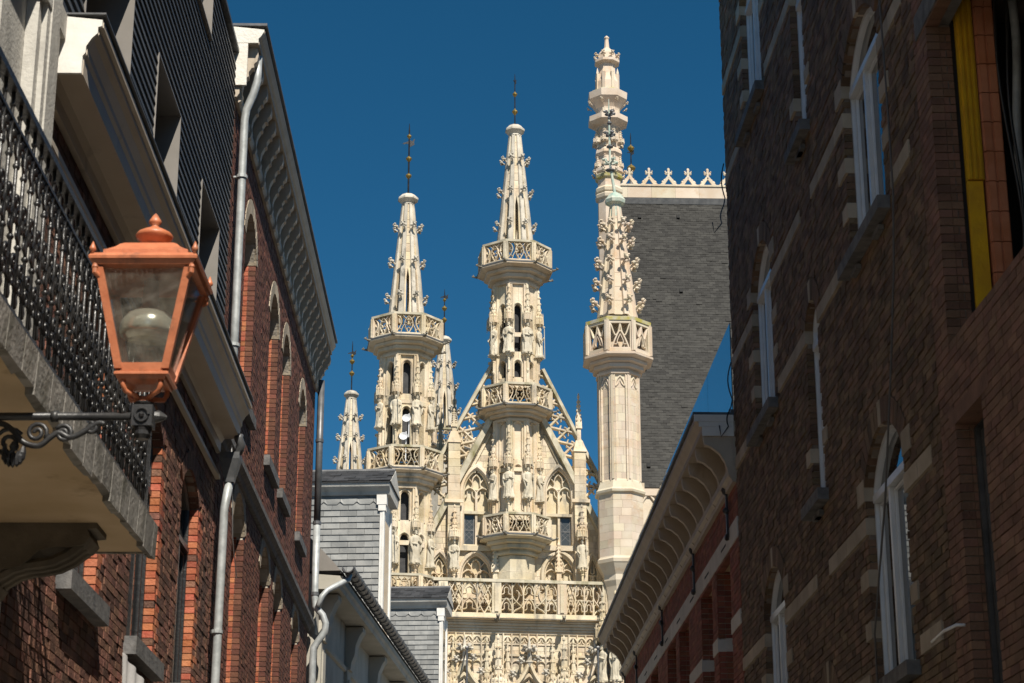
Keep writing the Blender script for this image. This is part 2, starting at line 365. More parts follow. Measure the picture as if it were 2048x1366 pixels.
def window(parent, fr, h, vback, wmat, frame=.06, transom=None, mull=(), gmat=None, label=None):
    gm = gmat or M_pane
    f = MB(); ol = [(h.u0, h.z0)]+h.outline(10)+[(h.u1, h.z0)]
    if h.kind == 'flat': ol = [(h.u0,h.z0),(h.u0,h.z1),(h.u1,h.z1),(h.u1,h.z0)]
    f.ribbon(fr, [(u+(frame*.5 if u < h.c else -frame*.5 if u > h.c else 0), z-(frame*.5 if z >= h.z1-.001 else 0)+(frame*.5 if z <= h.z0+.001 else 0)) for u, z in ol], frame, vback-.05, vback+.03, .8, True)
    if transom: f.fbox(fr, h.u0+frame, h.u1-frame, vback-.04, vback+.05, transom-frame*.6, transom+frame*.6)
    for mu, za, zb in mull: f.fbox(fr, mu-frame*.55, mu+frame*.55, vback-.042, vback+.035, za, zb)
    fo = f.build('window', wmat, parent)
    if label: fo['label'] = label
    # opening sashes: a second inner frame round each pane
    cols = [h.u0+frame]+[mu for mu, _, _ in mull]+[h.u1-frame]
    lo = h.z0+frame; hi = (transom or h.z1)-frame*.5
    for a, b in zip(cols, cols[1:]):
        s = MB(); g = .05
        s.ribbon(fr, [(a+g*.9+.012,lo+g*.6),(a+g*.9+.012,hi-g*.8),(b-g*.9-.012,hi-g*.8),(b-g*.9-.012,lo+g*.6)], g, vback-.045, vback+.004, .8, True); s.build('sash', wmat, fo)
        p = MB(); p.fbox(fr, a+g, b-g, vback-.03, vback-.022, lo+g*.5, hi-g); p.build('pane', gm, fo)
    if transom:
        p = MB(); top = [(h.u0+frame*.7, transom)]+[(min(max(u,h.u0+frame*.7),h.u1-frame*.7), z-frame*.7) for u, z in h.outline(10)]+[(h.u1-frame*.7, transom)]
        p.prism([fr.pt(u,vback-.03,z) for u, z in top], [fr.pt(u,vback-.022,z) for u, z in top]); p.build('pane', gm, fo)
    return fo
def mortar(fr, u0, u1, z0, z1, holes, m, parent, v1=-.02, v0=-.3, name='wall', ring=0):
    hs2 = [Hole(h.u0-.012, h.u1+.012, h.z0, h.z1, h.h, h.kind) if h.kind != 'flat' else Hole(h.u0-.012, h.u1+.012, h.z0, h.z1+.008) for h in holes]
    mb = MB(); holey(mb, fr, u0, u1, z0, z1, hs2, v0, v1); return mb.build(name, m, parent)

def smooth(pts, n=6):
    out = []
    for i in range(len(pts)-1):
        p0 = pts[max(i-1,0)]; p1 = pts[i]; p2 = pts[i+1]; p3 = pts[min(i+2,len(pts)-1)]
        for k in range(n):
            t = k/n; out.append(tuple(.5*((2*p1[j])+(-p0[j]+p2[j])*t+(2*p0[j]-5*p1[j]+4*p2[j]-p3[j])*t*t+(-p0[j]+3*p1[j]-3*p2[j]+p3[j])*t**3) for j in range(2)))
    return out+[pts[-1]]
# ------------------------------------------------------------------ ground
g = MB(); g.add([(-2500,-2500,0),(2500,-2500,0),(2500,2500,0),(-2500,2500,0)], [(0,1,2,3)]); structure(g.build('ground', M_ground))
st = MB(); st.add([(-2.3,-25,.004),(2.6,-25,.004),(1.1,66,.004),(-2.9,66,.004)], [(0,1,2,3)]); structure(st.build('street', M_street))
for x0, x1, y in ((-3.3,-2.3,0),(2.6,3.7,0)):
    pv = MB(); sl = -.0133 if x0 < 0 else -.0343
    pv.hexa([(x0+.5*(sl),-25,0),(x1,-25,0),(x1+sl*60,40,0),(x0+sl*40,40,0),(x0+.5*sl,-25,.12),(x1,-25,.12),(x1+sl*60,40,.12),(x0+sl*40,40,.12)])
    structure(pv.build('pavement', M_street))
LF = wall_frame(-3.3, -.0133, True)
RF = wall_frame(3.7, -.0343, False)
def up(px, py, fr, v=0): return fr.hit(px, py, v)
# ================================================================== LEFT: stucco house with iron balcony (u 0..13.4)
def bracket_mesh(prof, w, m):            # prof (y outward, z) extruded along x by w
    b = MB(); b.prism([(-w/2, y, z) for y, z in prof], [(w/2, y, z) for y, z in prof]); return b.mesh('bracket', m)
h0 = thing('stucco_house', 'grey stucco house front with a black iron balcony beside the brown brick house', 'house', LF.pt(10,-1,0))
U1 = 13.45
door = Hole(10.6, 12.1, 4.95, 8.6)
wb = MB(); holey(wb, LF, -12, U1-.02, 0, 14, [door], -.3, 0); w0 = wb.build('wall', M_stucco, h0)
window(h0, LF, door, -.2, M_white, .08, 7.9, [(11.35, 4.95, 7.9)])
for ua, ub in ((12.75, 13.38), (10.05, 10.55)):
    b = MB(); b.fbox(LF, ua, ub, .002, .09, 4.95, 13.5); b.fbox(LF, ua+.1, ub-.1, .091, .13, 5.3, 12.8); b.fbox(LF, ua-.03, ub+.03, .003, .14, 8.55, 8.75); b.fbox(LF, ua-.02, ub+.02, .003, .16, 4.95, 5.25)
    b.fbox(LF, ua+.19, ub-.19, .131, .145, 5.5, 12.5); b.build('pilaster', M_stucco, h0)
b = MB(); b.fbox(LF, 10.56, 12.74, .002, .07, 8.62, 8.9); b.fbox(LF, 10.56, 12.74, .002, .18, 8.9, 9.0); b.build('lintel', M_stucco, h0)
# balcony
BV = 1.0; BZ = 4.66
sl = MB(); sl.fbox(LF, 4, U1, .003, BV-.03, BZ, BZ+.13); bal = sl.build('balcony', M_soffit, h0); bal['label'] = 'balcony slab with ochre underside'
f = MB(); f.fbox(LF, 4, U1-.02, .004, BV-.05, BZ+.13, BZ+.18); f.build('floor_slab', M_blue, bal)
u = 4.0
while u < U1-.05:
    L_ = R.uniform(.27,.36); b = MB(); e = min(u+L_-.012, U1+.02); dz = R.uniform(-.05,.02)
    b.hexa([LF.pt(u,BV-.028,BZ-.02+dz),LF.pt(e,BV-.028,BZ-.02+dz+R.uniform(-.02,.02)),LF.pt(e,BV+.02,BZ-.02+dz),LF.pt(u,BV+.02,BZ-.02+dz),LF.pt(u,BV-.028,BZ+.182),LF.pt(e,BV-.028,BZ+.182),LF.pt(e,BV+.03,BZ+.182),LF.pt(u,BV+.03,BZ+.182)])
    b.build('fascia_stone', M_fascia, bal); u += L_
b = MB(); b.fbox(LF, U1+.001, U1+.03, .01, BV-.03, BZ-.01, BZ+.18); b.build('fascia_stone', M_fascia, bal)
prof = [(0,-.62),(.05,-.66),(.13,-.62),(.16,-.55),(.14,-.47),(.2,-.42),(.3,-.40),(.36,-.33),(.42,-.25),(.52,-.22),(.62,-.22),(.70,-.2),(.74,-.13),(.72,-.06),(.78,-.05),(.78,-.003),(0,-.003)]
for uu in (12.75, 9.1):
    bm_ = bracket_mesh(prof, .34, M_corb); put('corbel', bm_, bal, place(uu, .004, BZ, LF, 1, 1, .72))
    b = MB()
    for k in range(3): b.tube([LF.pt(uu-.175+.12*k+.055, .08+.6*t, BZ-.42+.30*t+.04*sin(6*t)) for t in [i/7 for i in range(8)]], .035, 6)
    b.build('corbel_carving', M_corb, bal)
def spiral(c, r0, turns, a0, n=16, sgn=1): return [(c[0]+(r0*(1-.8*i/n))*cos(a0+sgn*2*pi*turns*i/n), c[1]+(r0*(1-.8*i/n))*sin(a0+sgn*2*pi*turns*i/n)) for i in range(n+1)]
# one cast iron baluster (local x along rail, z up 0..1)
b = MB(); b.tube([(0,0,0),(0,0,1.0)], .012, 6)
for z, r in ((.05,.02),(.36,.02),(.70,.02),(.94,.018)): b.lump((0,0,z), r, r, r*.9, .1)
for z0, sg in ((.2,1),(.28,-1),(.5,-1),(.56,1),(.82,1),(.86,-1)):
    b.tube([(sg*(.02+p[0]), 0, z0+p[1]) for p in spiral((.048,0), .05, 1.2, pi, 12)], .0095, 5)
    b.tube([(0,0,z0-.14),(sg*.035,0,z0-.10),(sg*.06,0,z0-.03)], .008, 5)
    b.lump((sg*.045,0,z0-.09), .022, .009, .032, .35)
bmesh_bal = b.mesh('baluster', M_iron, True)
u = 4.05
while u < U1-.05:
    put('baluster', bmesh_bal, bal, place(u, BV-.06, BZ+.25, LF, 1, 1, 1.1)); u += .165
v = .08
f2 = Frame(LF.pt(U1-.03,0,0), 0); f2.u = LF.n.copy(); f2.n = LF.u.copy()
while v < BV-.1:
    put('baluster', bmesh_bal, bal, place(v, 0, BZ+.25, f2, 1, 1, 1.1)); v += .165
for z0, z1, ww in ((BZ+1.35, BZ+1.39, .028), (BZ+.27, BZ+.30, .018), (BZ+1.20, BZ+1.22, .012)):
    b = MB(); b.fbox(LF, 4, U1-.0, BV-.06-ww, BV-.06+ww, z0, z1); b.fbox(LF, U1-.03-ww, U1-.03+ww, .01, BV-.06-ww-.002, z0, z1); b.build('handrail', M_iron, bal)
b = MB(); b.fbox(LF, U1-.04, U1-.015, BV-.073, BV-.047, BZ+.182, BZ+1.40); b.build('rail_post', M_iron, bal)

# ================================================================== LEFT: brown brick house (u 13.45..23.6)
h1 = thing('brick_house', 'brown brick house with deep painted cornice and black timber upper storey', 'house', LF.pt(18,-1,0))
A, B = 13.47, 23.58
hl = [Hole(15.2,16.6,4.9,7.1,.28,'seg',.2), Hole(18.2,19.62,4.9,7.1,.28,'seg',.2), Hole(21.0,22.3,4.9,7.1,.28,'seg',.2), Hole(15.3,16.6,.9,3.6,.25,'seg',.2), Hole(18.3,19.6,.9,3.6,.25,'seg',.2), Hole(21.0,22.3,.1,3.6,.25,'seg',.2)]
w1 = mortar(LF, A, B, 0, 8.3, hl, M_mortd, h1)
def spec1(x, y, z):
    if any((h.u1-.01 < x < h.u1+.2) and h.z0 < z < h.z1 for h in hl) and R.random() < .75: return M_jamb
its = courses(LF, A, B, 2.6, 8.25, hl, M_bl1, jit=.006, special=spec1)
for h in hl[:3]: its += jambs(h, M_jamb)
lay(its, LF, w1, 300, keep=lambda it: it[0] > 14 and it[4] < 7)
lo = MB(); lo.fbox(LF, A, B, -.25, -.001, 0, 2.59); 
for h in hl[:3]:
    brick_arch(h, LF, M_bl1, w1); wd = window(h1, LF, h, -.13, M_iron, .05, 6.6, [(h.c, h.z0, 6.6)])
    b = MB(); b.fbox(LF, h.u0-.12, h.u1+.1, -.14, .12, h.z0-.17, h.z0-.004); b.build('sill', M_blue, wd)
for h in hl[3:]: window(h1, LF, h, -.13, M_iron, .06, 3.1)
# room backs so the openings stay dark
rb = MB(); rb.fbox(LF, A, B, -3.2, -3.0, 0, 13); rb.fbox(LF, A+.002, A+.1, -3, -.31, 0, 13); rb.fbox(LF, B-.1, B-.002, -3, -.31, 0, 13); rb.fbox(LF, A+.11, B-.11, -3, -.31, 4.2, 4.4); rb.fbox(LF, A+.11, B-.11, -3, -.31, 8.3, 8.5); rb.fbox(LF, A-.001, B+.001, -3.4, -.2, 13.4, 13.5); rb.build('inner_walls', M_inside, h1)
# cornice
CZ = 8.72
pr = [(0,CZ-.62),(.05,CZ-.62),(.05,CZ-.5),(.09,CZ-.44),(.28,CZ-.44),(.28,CZ-.30),(.30,CZ-.27),(.30,CZ-.22),(.34,CZ-.15),(.38,CZ-.11),(.38,CZ-.06),(.41,CZ-.05),(.41,CZ),(0,CZ+.04)]
c = MB(); c.sweep(LF, pr, A-.02, B-.05); co = c.build('cornice', M_taupe, h1)
pe = [(v_-.006 if v_ > 0 else .006, z_) for v_, z_ in pr]
c = MB(); c.sweep(LF, pe, A-.05, A-.021); c.build('cornice_return', M_white, co)
c = MB(); c.fbox(LF, A-.06, B-.04, -.02, .43, CZ+.041, CZ+.055); c.build('flashing', M_dzinc, co)
c = MB(); c.fbox(LF, A, B-.05, .003, .06, CZ-.95, CZ-.9); c.build('frieze_strip', M_taupe, co)
# clad storey: boards, openings
wins = [(14.5,16.5,8.4,10.7), (17.9,19.4,8.4,10.7), (21.1,22.65,8.4,10.7), (19.6,21.2,12.5,14), (16.0,17.6,12.5,14)]
ch_ = [Hole(a,b_,z0,z1) for a,b_,z0,z1 in wins]
bk = MB(); holey(bk, LF, A, B, CZ+.06, 13.4, ch_, -.3, -.03); cl = bk.build('clad_wall', M_inside, h1)
z = CZ+.07
while z < 13.38:
    zc = z+.05; segs = [(A, B)]
    for h in ch_:
        sp = h.span(zc)
        if sp: segs = [q for x, y in segs for q in ((x, min(y, sp[0])), (max(x, sp[1]), y)) if q[1]-q[0] > .05]
    s2 = []
    for x, y in segs:
        if y-x > 4: m_ = R.uniform(x+1, y-1); s2 += [(x, m_-.002), (m_+.002, y)]
        else: s2.append((x, y))
    for x, y in s2:
        b = MB(); P = LF.pt; b.hexa([P(x,-.03,z),P(y,-.03,z),P(y,.022,z),P(x,.022,z),P(x,-.03,z+.105),P(y,-.03,z+.105),P(y,.004,z+.105),P(x,.004,z+.105)]); b.build('board', M_board, cl)
    z += .112
for a, b_, z0, z1 in wins:
    m_ = MB(); m_.fbox(LF, b_-.015, b_+.0, -.5, .03, max(z0,CZ+.06), min(z1,13.4)); m_.fbox(LF, a, a+.015, -.5, .03, max(z0,CZ+.06), min(z1,13.4)); m_.fbox(LF, a+.016, b_-.016, -.5, .03, z1-.015, z1) if z1 < 13.4 else None
    if z0 > 9: m_.fbox(LF, a+.016, b_-.016, -.5, .05, z0, z0+.015)
    fo = m_.build('window', M_metal, h1)
    p = MB(); p.fbox(LF, a+.02, b_-.02, -.48, -.46, max(z0,CZ+.06), min(z1,13.4)); p.build('pane', M_pane, fo)
c = MB(); c.fbox(LF, A, B+.02, -3.4, .05, 13.502, 13.55); c.build('roof_edge', M_dzinc, h1)

# ================================================================== LEFT: red brick house (u 23.6..36.6)
h2 = thing('red_brick_house', 'tall red brick house with arched windows and bracketed white cornice', 'house', LF.pt(30,-1,0))
A, B = 23.62, 36.55
ups = [(25.35,26.6),(28.65,29.9),(30.65,31.8),(33.7,34.9)]
hu = [Hole(a,b_,9.45,11.7,.5,'seg',.22) for a,b_ in ups]; hlw = [Hole(a,b_,4.6,7.75,.45,'seg',.22) for a,b_ in ups]
hg = [Hole(a,b_,.8,3.4) for a,b_ in ups]
w2 = mortar(LF, A, B, 0, 13.0, hu+hlw+hg, M_mort, h2, v0=-.45)
its = courses(LF, A, B, 3.6, 12.98, hu+hlw, M_bl2, jit=.004, skip=[(A,B,8.26,8.5)])
for h in hu+hlw: its += jambs(h, M_jamb, d1=.42)
its += [(A-.105, A-.005, -1.6+k*.22, -1.6+k*.22+.209, z_, z_+.064, M_bl2) for k in range(7) for z_ in [CZ+.1+.075*i for i in range(55)]]
lay(its, LF, w2, 300)
e = MB(); e.fbox(LF, A-.1, A, -3, -.11, 8, 13.2); e.build('side_wall', M_mort, h2)
for h in hu+hlw:
    brick_arch(h, LF, M_sand, w2, 21, .2, -.42); wd = window(h2, LF, h, -.34, M_board, .06, h.z1-.1, [(h.c, h.z0, h.z1-.1)])
    b = MB(); b.fbox(LF, h.u0-.1, h.u1+.1, -.34, .09, h.z0-.16, h.z0-.004); b.build('sill', M_blue, wd)
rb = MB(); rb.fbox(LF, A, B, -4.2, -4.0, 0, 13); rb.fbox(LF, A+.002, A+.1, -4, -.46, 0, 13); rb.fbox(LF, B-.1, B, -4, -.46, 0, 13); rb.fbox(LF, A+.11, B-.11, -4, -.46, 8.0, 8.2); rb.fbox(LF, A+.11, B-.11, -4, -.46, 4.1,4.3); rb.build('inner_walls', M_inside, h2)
e = MB(); e.fbox(LF, B-.099, B+.15, -4, -.0005, 0, 13.0); e.build('end_wall', M_bl2, h2)
s = MB(); s.sweep(LF, [(-.05,8.26),(.05,8.26),(.07,8.32),(.13,8.36),(.13,8.44),(.1,8.5),(-.05,8.5)], A, B+.1); s.build('string_course', M_blue, h2)
TZ = 13.84
for nm, pf, m_ in (('frieze', [(-.05,TZ-.95),(.04,TZ-.95),(.07,TZ-.9),(.07,TZ-.82),(.03,TZ-.8),(.03,TZ-.2),(-.05,TZ-.2)], M_corn), ('cornice', [(-.05,TZ-.2),(.30,TZ-.2),(.30,TZ-.13),(.33,TZ-.1),(.37,TZ-.03),(.37,TZ),(-.05,TZ+.05)], M_corn)):
    c = MB(); c.sweep(LF, pf, A-.1, B+.12); o = c.build(nm, m_, h2)
c = MB(); c.sweep(LF, [(-.04,TZ-.194),(.294,TZ-.194),(.294,TZ-.13),(.324,TZ-.1),(.364,TZ-.03),(.364,TZ-.003),(-.04,TZ+.04)], A-.14, A-.101); c.build('cornice_return', M_peel, o)
c = MB(); c.fbox(LF, A-.14, A-.1, -.04, .16, TZ-.8, TZ-.2); c.build('cornice_return', M_peel, o)
c = MB(); c.fbox(LF, A-.15, B+.16, -.05, .40, TZ+.051, TZ+.085); c.build('gutter_lip', M_dzinc, o)
e = MB(); P = LF.pt; e.hexa([P(A,-4.2,13.0),P(B,-4.2,13.0),P(B,-.06,13.0),P(A,-.06,13.0),P(A,-2.4,14.1),P(B,-2.4,14.1),P(B,-2.2,14.1),P(A,-2.2,14.1)]); e.build('roof', M_slate3, h2)
pf = [(.03,-.78),(.05,-.80),(.08,-.78),(.10,-.70),(.085,-.62),(.10,-.52),(.14,-.44),(.17,-.42),(.165,-.36),(.20,-.30),(.235,-.29),(.23,-.24),(.27,-.2),(.285,-.12),(.27,-.002),(.03,-.002)]
bmsh = bracket_mesh([(y, z) for y, z in pf], .12, M_corn)
u = A+.05; k = 0
while u < B+.1:
    put('bracket', bmsh, o, place(u, .002, TZ-.2, LF, R.uniform(.95,1.05), 1, R.uniform(.97,1.0))); u += .56+R.uniform(-.015,.015)
# pipes
def swan(pts, r, name, m, parent, n=10):
    b = MB(); b.tube(pts, r, n); ob = b.build(name, m, parent, True); return ob
P = LF.pt
dp = swan([P(23.8,.26,13.6),P(23.8,.26,13.25),P(23.82,.22,13.08),P(23.85,.13,12.86),P(23.85,.11,12.7),P(23.85,.11,10),P(23.85,.11,8.6)], .054, 'downpipe', M_zinc, h2)
dp['label'] = 'galvanised downpipe beside the black timber cladding'
for z in (11.9, 9.6): b = MB(); b.tube([P(23.85,.11,z-.02),P(23.85,.11,z+.02)], .073, 10); b.fbox(LF, 23.84, 23.86, .0, .1, z-.01, z+.01); b.build('pipe_clip', M_zinc, dp)
hp = MB(); hp.lathe(P(23.5,.18,7.72), [(.08,0),(.09,.05),(.17,.28),(.17,.36),(.15,.36)], 4, pi/4); hp.build('rain_hopper', M_dzinc, h1)
d2 = swan([P(23.5,.18,7.74),P(23.5,.13,7.4),P(23.5,.11,4),P(23.5,.11,.2)], .052, 'downpipe', M_zinc, h1)
swan([P(23.4,.28,8.3),P(23.4,.28,8.25),P(23.42,.31,8.18),P(23.46,.28,8.1),P(23.5,.22,8.06),P(23.5,.18,7.98)], .055, 'spout', M_dzinc, h1)
for z in (5.9, 4.0): b = MB(); b.tube([P(23.5,.11,z-.02),P(23.5,.11,z+.02)], .072, 10); b.build('pipe_clip', M_zinc, d2)
d3 = swan([P(B+.05,.12,13.1),P(B+.05,.12,10.3)], .065, 'downpipe', M_dzinc, h2)
d4 = swan([P(B+.05,.12,10.3),P(B+.05,.12,8.9),P(B+.05,.13,8.72),P(B+.05,.28,8.55),P(B+.05,.34,8.4),P(B+.05,.33,8.25),P(B+.05,.22,8.08),P(B+.05,.13,7.95),P(B+.05,.12,7.7),P(B+.05,.12,.2)], .065, 'downpipe', M_zinc, h2)
for z in (11.9,10.3,8.95): b = MB(); b.tube([P(B+.05,.12,z-.03),P(B+.05,.12,z+.03)], .078, 10); b.build('pipe_clip', M_dzinc, d4)
# thin cable on the red house and cloth on the brown one
cb = MB(); cb.tube([P(23.98,.09,9.6),P(24.02,.1,8.5),P(24.1,.13,8.0),P(24.6,.10,7.3),P(25.2,.1,6.9)], .008, 5); tag(cb.build('cable', M_plast, None, True), 'thin white cable hanging beside the galvanised downpipe on the red brick house', 'cable')
cl_ = MB(); nU, nZ = 30, 10
def cp(i, j, off): 
    a = i/nU; zt = 4.62-.12*a; z = zt-j/nZ*1.6; return P(17.35+1.9*a+.02*sin(j), .13+.05*sin(a*26+.5*sin(j*.6))*(.3+j/nZ)+off, z)
cl_.add([cp(i,j,0) for i in range(nU+1) for j in range(nZ+1)]+[cp(i,j,.006) for i in range(nU+1) for j in range(nZ+1)], [(i*(nZ+1)+j,(i+1)*(nZ+1)+j,(i+1)*(nZ+1)+j+1,i*(nZ+1)+j+1) for i in range(nU) for j in range(nZ)]+[((nU+1)*(nZ+1)+i*(nZ+1)+j,(nU+1)*(nZ+1)+i*(nZ+1)+j+1,(nU+1)*(nZ+1)+(i+1)*(nZ+1)+j+1,(nU+1)*(nZ+1)+(i+1)*(nZ+1)+j) for i in range(nU) for j in range(nZ)])
tag(cl_.build('cloth', M_cloth, None, True), 'white cloth sheet hanging under a bluestone sill on the brown brick house', 'cloth')

# ================================================================== LEFT: cream house with slate dormers
CF = wall_frame(-3.66-.0638*37, .0638, True)
h3 = thing('cream_house', 'cream plastered house with slate dormers and a long half-round gutter', 'house', CF.pt(48,-2,0))
A, B, GZ = 36.95, 72, 9.5
hc = [Hole(a, a+1.2, 4.2, 6.9, .45, 'seg') for a in (38.6, 42.3, 46.0, 49.7, 53.4, 57.1)]
b = MB(); holey(b, CF, A, B, 0, GZ-.4, hc, -.3, 0); w3 = b.build('wall', M_plaster, h3)
for h in hc:
    window(h3, CF, h, -.2, M_white, .07, h.z1-.3, [(h.c, h.z0, h.z1-.3)])
    b = MB(); b.ribbon(CF, [(h.u0-.1,h.z0)]+h.outline(12,.1)+[(h.u1+.1,h.z0)], .16, .001, .06); b.build('window_surround', M_plaster, h3)
for a in (37.3, 40.75, 44.4, 48.1, 51.8, 55.5, 59.2):
    b = MB(); b.fbox(CF, a, a+.5, .001, .07, 0, GZ-1.25); b.fbox(CF, a+.1, a+.4, .071, .1, .4, GZ-1.5)
    b.sweep(CF, [(.001,GZ-1.3),(.12,GZ-1.3),(.14,GZ-1.15),(.2,GZ-1.0),(.22,GZ-.8),(.3,GZ-.6),(.36,GZ-.52),(.36,GZ-.43),(.001,GZ-.43)], a+.05, a+.45); b.build('pilaster', M_plaster, h3)
b = MB(); b.sweep(CF, [(.0005,GZ-1.36),(.05,GZ-1.34),(.06,GZ-1.27),(.0005,GZ-1.25)], A, B); b.build('moulding', M_plaster, h3)
b = MB(); b.sweep(CF, [(-.2,GZ-.4),(.44,GZ-.4),(.46,GZ-.32),(.5,GZ-.28),(.5,GZ-.16),(-.2,GZ-.1)], A, B); b.build('eaves', M_plaster, h3)
gt = MB(); n = 10
gp = [(.60+.115*cos(pi+pi*i/n), GZ+.0+.115*sin(pi+pi*i/n)) for i in range(n+1)]+[(.60+.1*cos(pi*2-pi*i/n), GZ+.0+.1*sin(pi*2-pi*i/n)) for i in range(n+1)]
gt.sweep(CF, gp, A-.1, B); gto = gt.build('gutter', M_dzinc, h3)
u = A
while u < 62: b = MB(); b.tube([CF.pt(u,.60+.122*cos(pi+pi*i/8),GZ+.122*sin(pi+pi*i/8)) for i in range(9)], .013, 5); b.build('gutter_bracket', M_dzinc, gto); u += .42
swan([CF.pt(A+.15,.6,GZ-.1),CF.pt(A+.12,.58,GZ-.2),CF.pt(A-.1,.42,GZ-.35),CF.pt(A-.25,.25,GZ-.48),CF.pt(A-.3,.16,GZ-.6),CF.pt(A-.35,.1,GZ-.8)], .055, 'gutter_spout', M_zinc, h3)
rf = MB(); P = CF.pt; pr = [(.5,GZ-.1),(.35,GZ+.05),(-.5,GZ+.9),(-5,GZ+3.8),(-5,GZ-.1)]
rf.sweep(CF, pr, A+.04, B); rf.build('roof', M_slate3, h3)
rf = MB(); rf.sweep(CF, [(.45,GZ-.06),(.33,GZ+.09),(-.5,GZ+.95),(-3,GZ+2.5),(-3,GZ-.06)], A-.03, A+.035); rf.build('verge_sheet', M_metal, h3)
def dormer(u0, px_top, idx):
    zt = zat(985, CF.pt(46.7,-.1,0).y) if idx == 0 else zat(1215, CF.pt(61.4,-.1,0).y)
    zb = GZ+.15; v1 = -.06; v0 = -4.0; wid = 1.5
    b = MB(); b.fbox(CF, u0+.05, u0+wid-.05, v0, v1-.07, zb, zt); d = b.build('dormer', M_lead, h3)
    d['label'] = 'tall dormer with slate-hung cheek and white front' 
    # slate cheek facing back along the street
    fs = Frame(CF.pt(u0+.05,0,0), 0); fs.u = -CF.n.copy(); fs.n = -CF.u.copy()      # u runs into the house
    rows = []; z = zb; k = 0; ch = .152; sw = .40
    while z < zt-.05:
        s = .09+(k % 2)*sw/2-sw
        while s < 3.2:
            a, e = max(s, .085), min(s+sw-.006, 3.2)
            if e-a > .04: rows.append((a, e, z, k))
            s += sw
        z += ch; k += 1
    for a, e, z, k in rows:
        b = MB(); P = fs.pt; j = R.uniform(0,.006); top = min(z+ch+.03, zt)
        scal = k in (len({r[2] for r in rows})-2,)
        if scal: 
            m_ = (a+e)/2; lowpts = [(a,z+.05),(a+.08,z-.02),(e-.08,z-.02),(e,z+.05)]
        else: lowpts = [(a,z),(e,z)]
        ptsF = [(x, .03+j, y) for x, y in lowpts]+[(e,.006,top),(a,.006,top)]
        b.prism([P(x,v,y) for x, v, y in ptsF], [P(x,v-.012,y) for x, v, y in ptsF]); b.build('slate', M_slate2, d)
    b = MB(); b.fbox(CF, u0-.0, u0+wid, v1-.06, v1, zb-.2, zt); f = b.build('dormer_front', M_white, d)
    hw = Hole(u0+.3, u0+wid-.3, zb+.3, zt-.8)
    window(d, CF, Hole(u0+.3,u0+wid-.3,zb+.25,zt-.5), v1+.035, M_white, .07, None, [(u0+wid/2, zb+.25, zt-.5)]) if False else None
    b = MB(); b.fbox(CF, u0+.25, u0+wid-.25, v1+.001, v1+.02, zb+.2, zt-.6); b.build('pane', M_pane, d)
    b = MB(); b.fbox(CF, u0-.01, u0+.16, v1+.001, v1+.05, zb-.2, zt-.2); b.fbox(CF, u0+wid-.16, u0+wid+.01, v1+.001, v1+.05, zb-.2, zt-.2); b.fbox(CF, u0-.03, u0+.2, v1-.1, v1+.08, zt-.45, zt-.3); b.fbox(CF, u0-.04, u0+.2, v1-.14, v1+.1, zt-.3, zt-.06); b.build('pilaster', M_white, d)
    b = MB(); cp_ = [(u0-.02,zt-.06),(u0-.06,zt+.02),(u0-.1,zt+.06),(u0-.17,zt+.12),(u0-.2,zt+.2),(u0+wid+.2,zt+.2),(u0+wid+.17,zt+.12),(u0+wid+.02,zt-.06)]
    b.prism([CF.pt(u_,v0,z_) for u_, z_ in cp_], [CF.pt(u_,v1+.18,z_) for u_, z_ in cp_]); b.build('dormer_cornice', M_stucco, d)
    b = MB(); rp = [(u0-.22,zt+.202),(u0-.22,zt+.23),(u0+wid/2,zt+.72),(u0+wid+.22,zt+.23),(u0+wid+.22,zt+.202)]
    b.prism([CF.pt(u_,v0,z_) for u_, z_ in rp], [CF.pt(u_,v1+.2,z_) for u_, z_ in rp]); ro = b.build('dormer_roof', M_slate3, d)
    for k in range(4):
        s = -.15
        while s < 3.6:
            t0, t1 = k/4, (k+1)/4+.04; L_ = .26; b = MB(); ua, za = u0-.22+(wid/2+.22)*t0, zt+.235+.49*t0; ub, zb2 = u0-.22+(wid/2+.22)*min(t1,1), zt+.235+.49*min(t1,1); j = R.uniform(.015,.035); dd = R.uniform(-.02,.02)
            va, vb = -s-(k%2)*.13, -s-(k%2)*.13-L_+.006
            P = CF.pt; b.hexa([P(ua+dd,va,za+j-.012),P(ua+dd,vb,za+j-.012),P(ub,vb,zb2),P(ub,va,zb2),P(ua+dd,va,za+j),P(ua+dd,vb,za+j),P(ub,vb,zb2+.012),P(ub,va,zb2+.012)]); b.build('roof_slate', M_slate3, ro); s += L_
    b = MB(); b.tube([CF.pt(u0+wid/2,v0,zt+.73),CF.pt(u0+wid/2,v1+.2,zt+.73)], .06, 8); b.build('ridge_roll', M_lead, ro)
    b = MB(); b.prism([CF.pt(u_,v1+.2005,z_) for u_, z_ in rp[1:4]], [CF.pt(u_,v1+.215,z_) for u_, z_ in rp[1:4]]); b.build('pediment', M_stucco, ro)
dormer(46.7, 955, 0); dormer(61.2, 1190, 1)
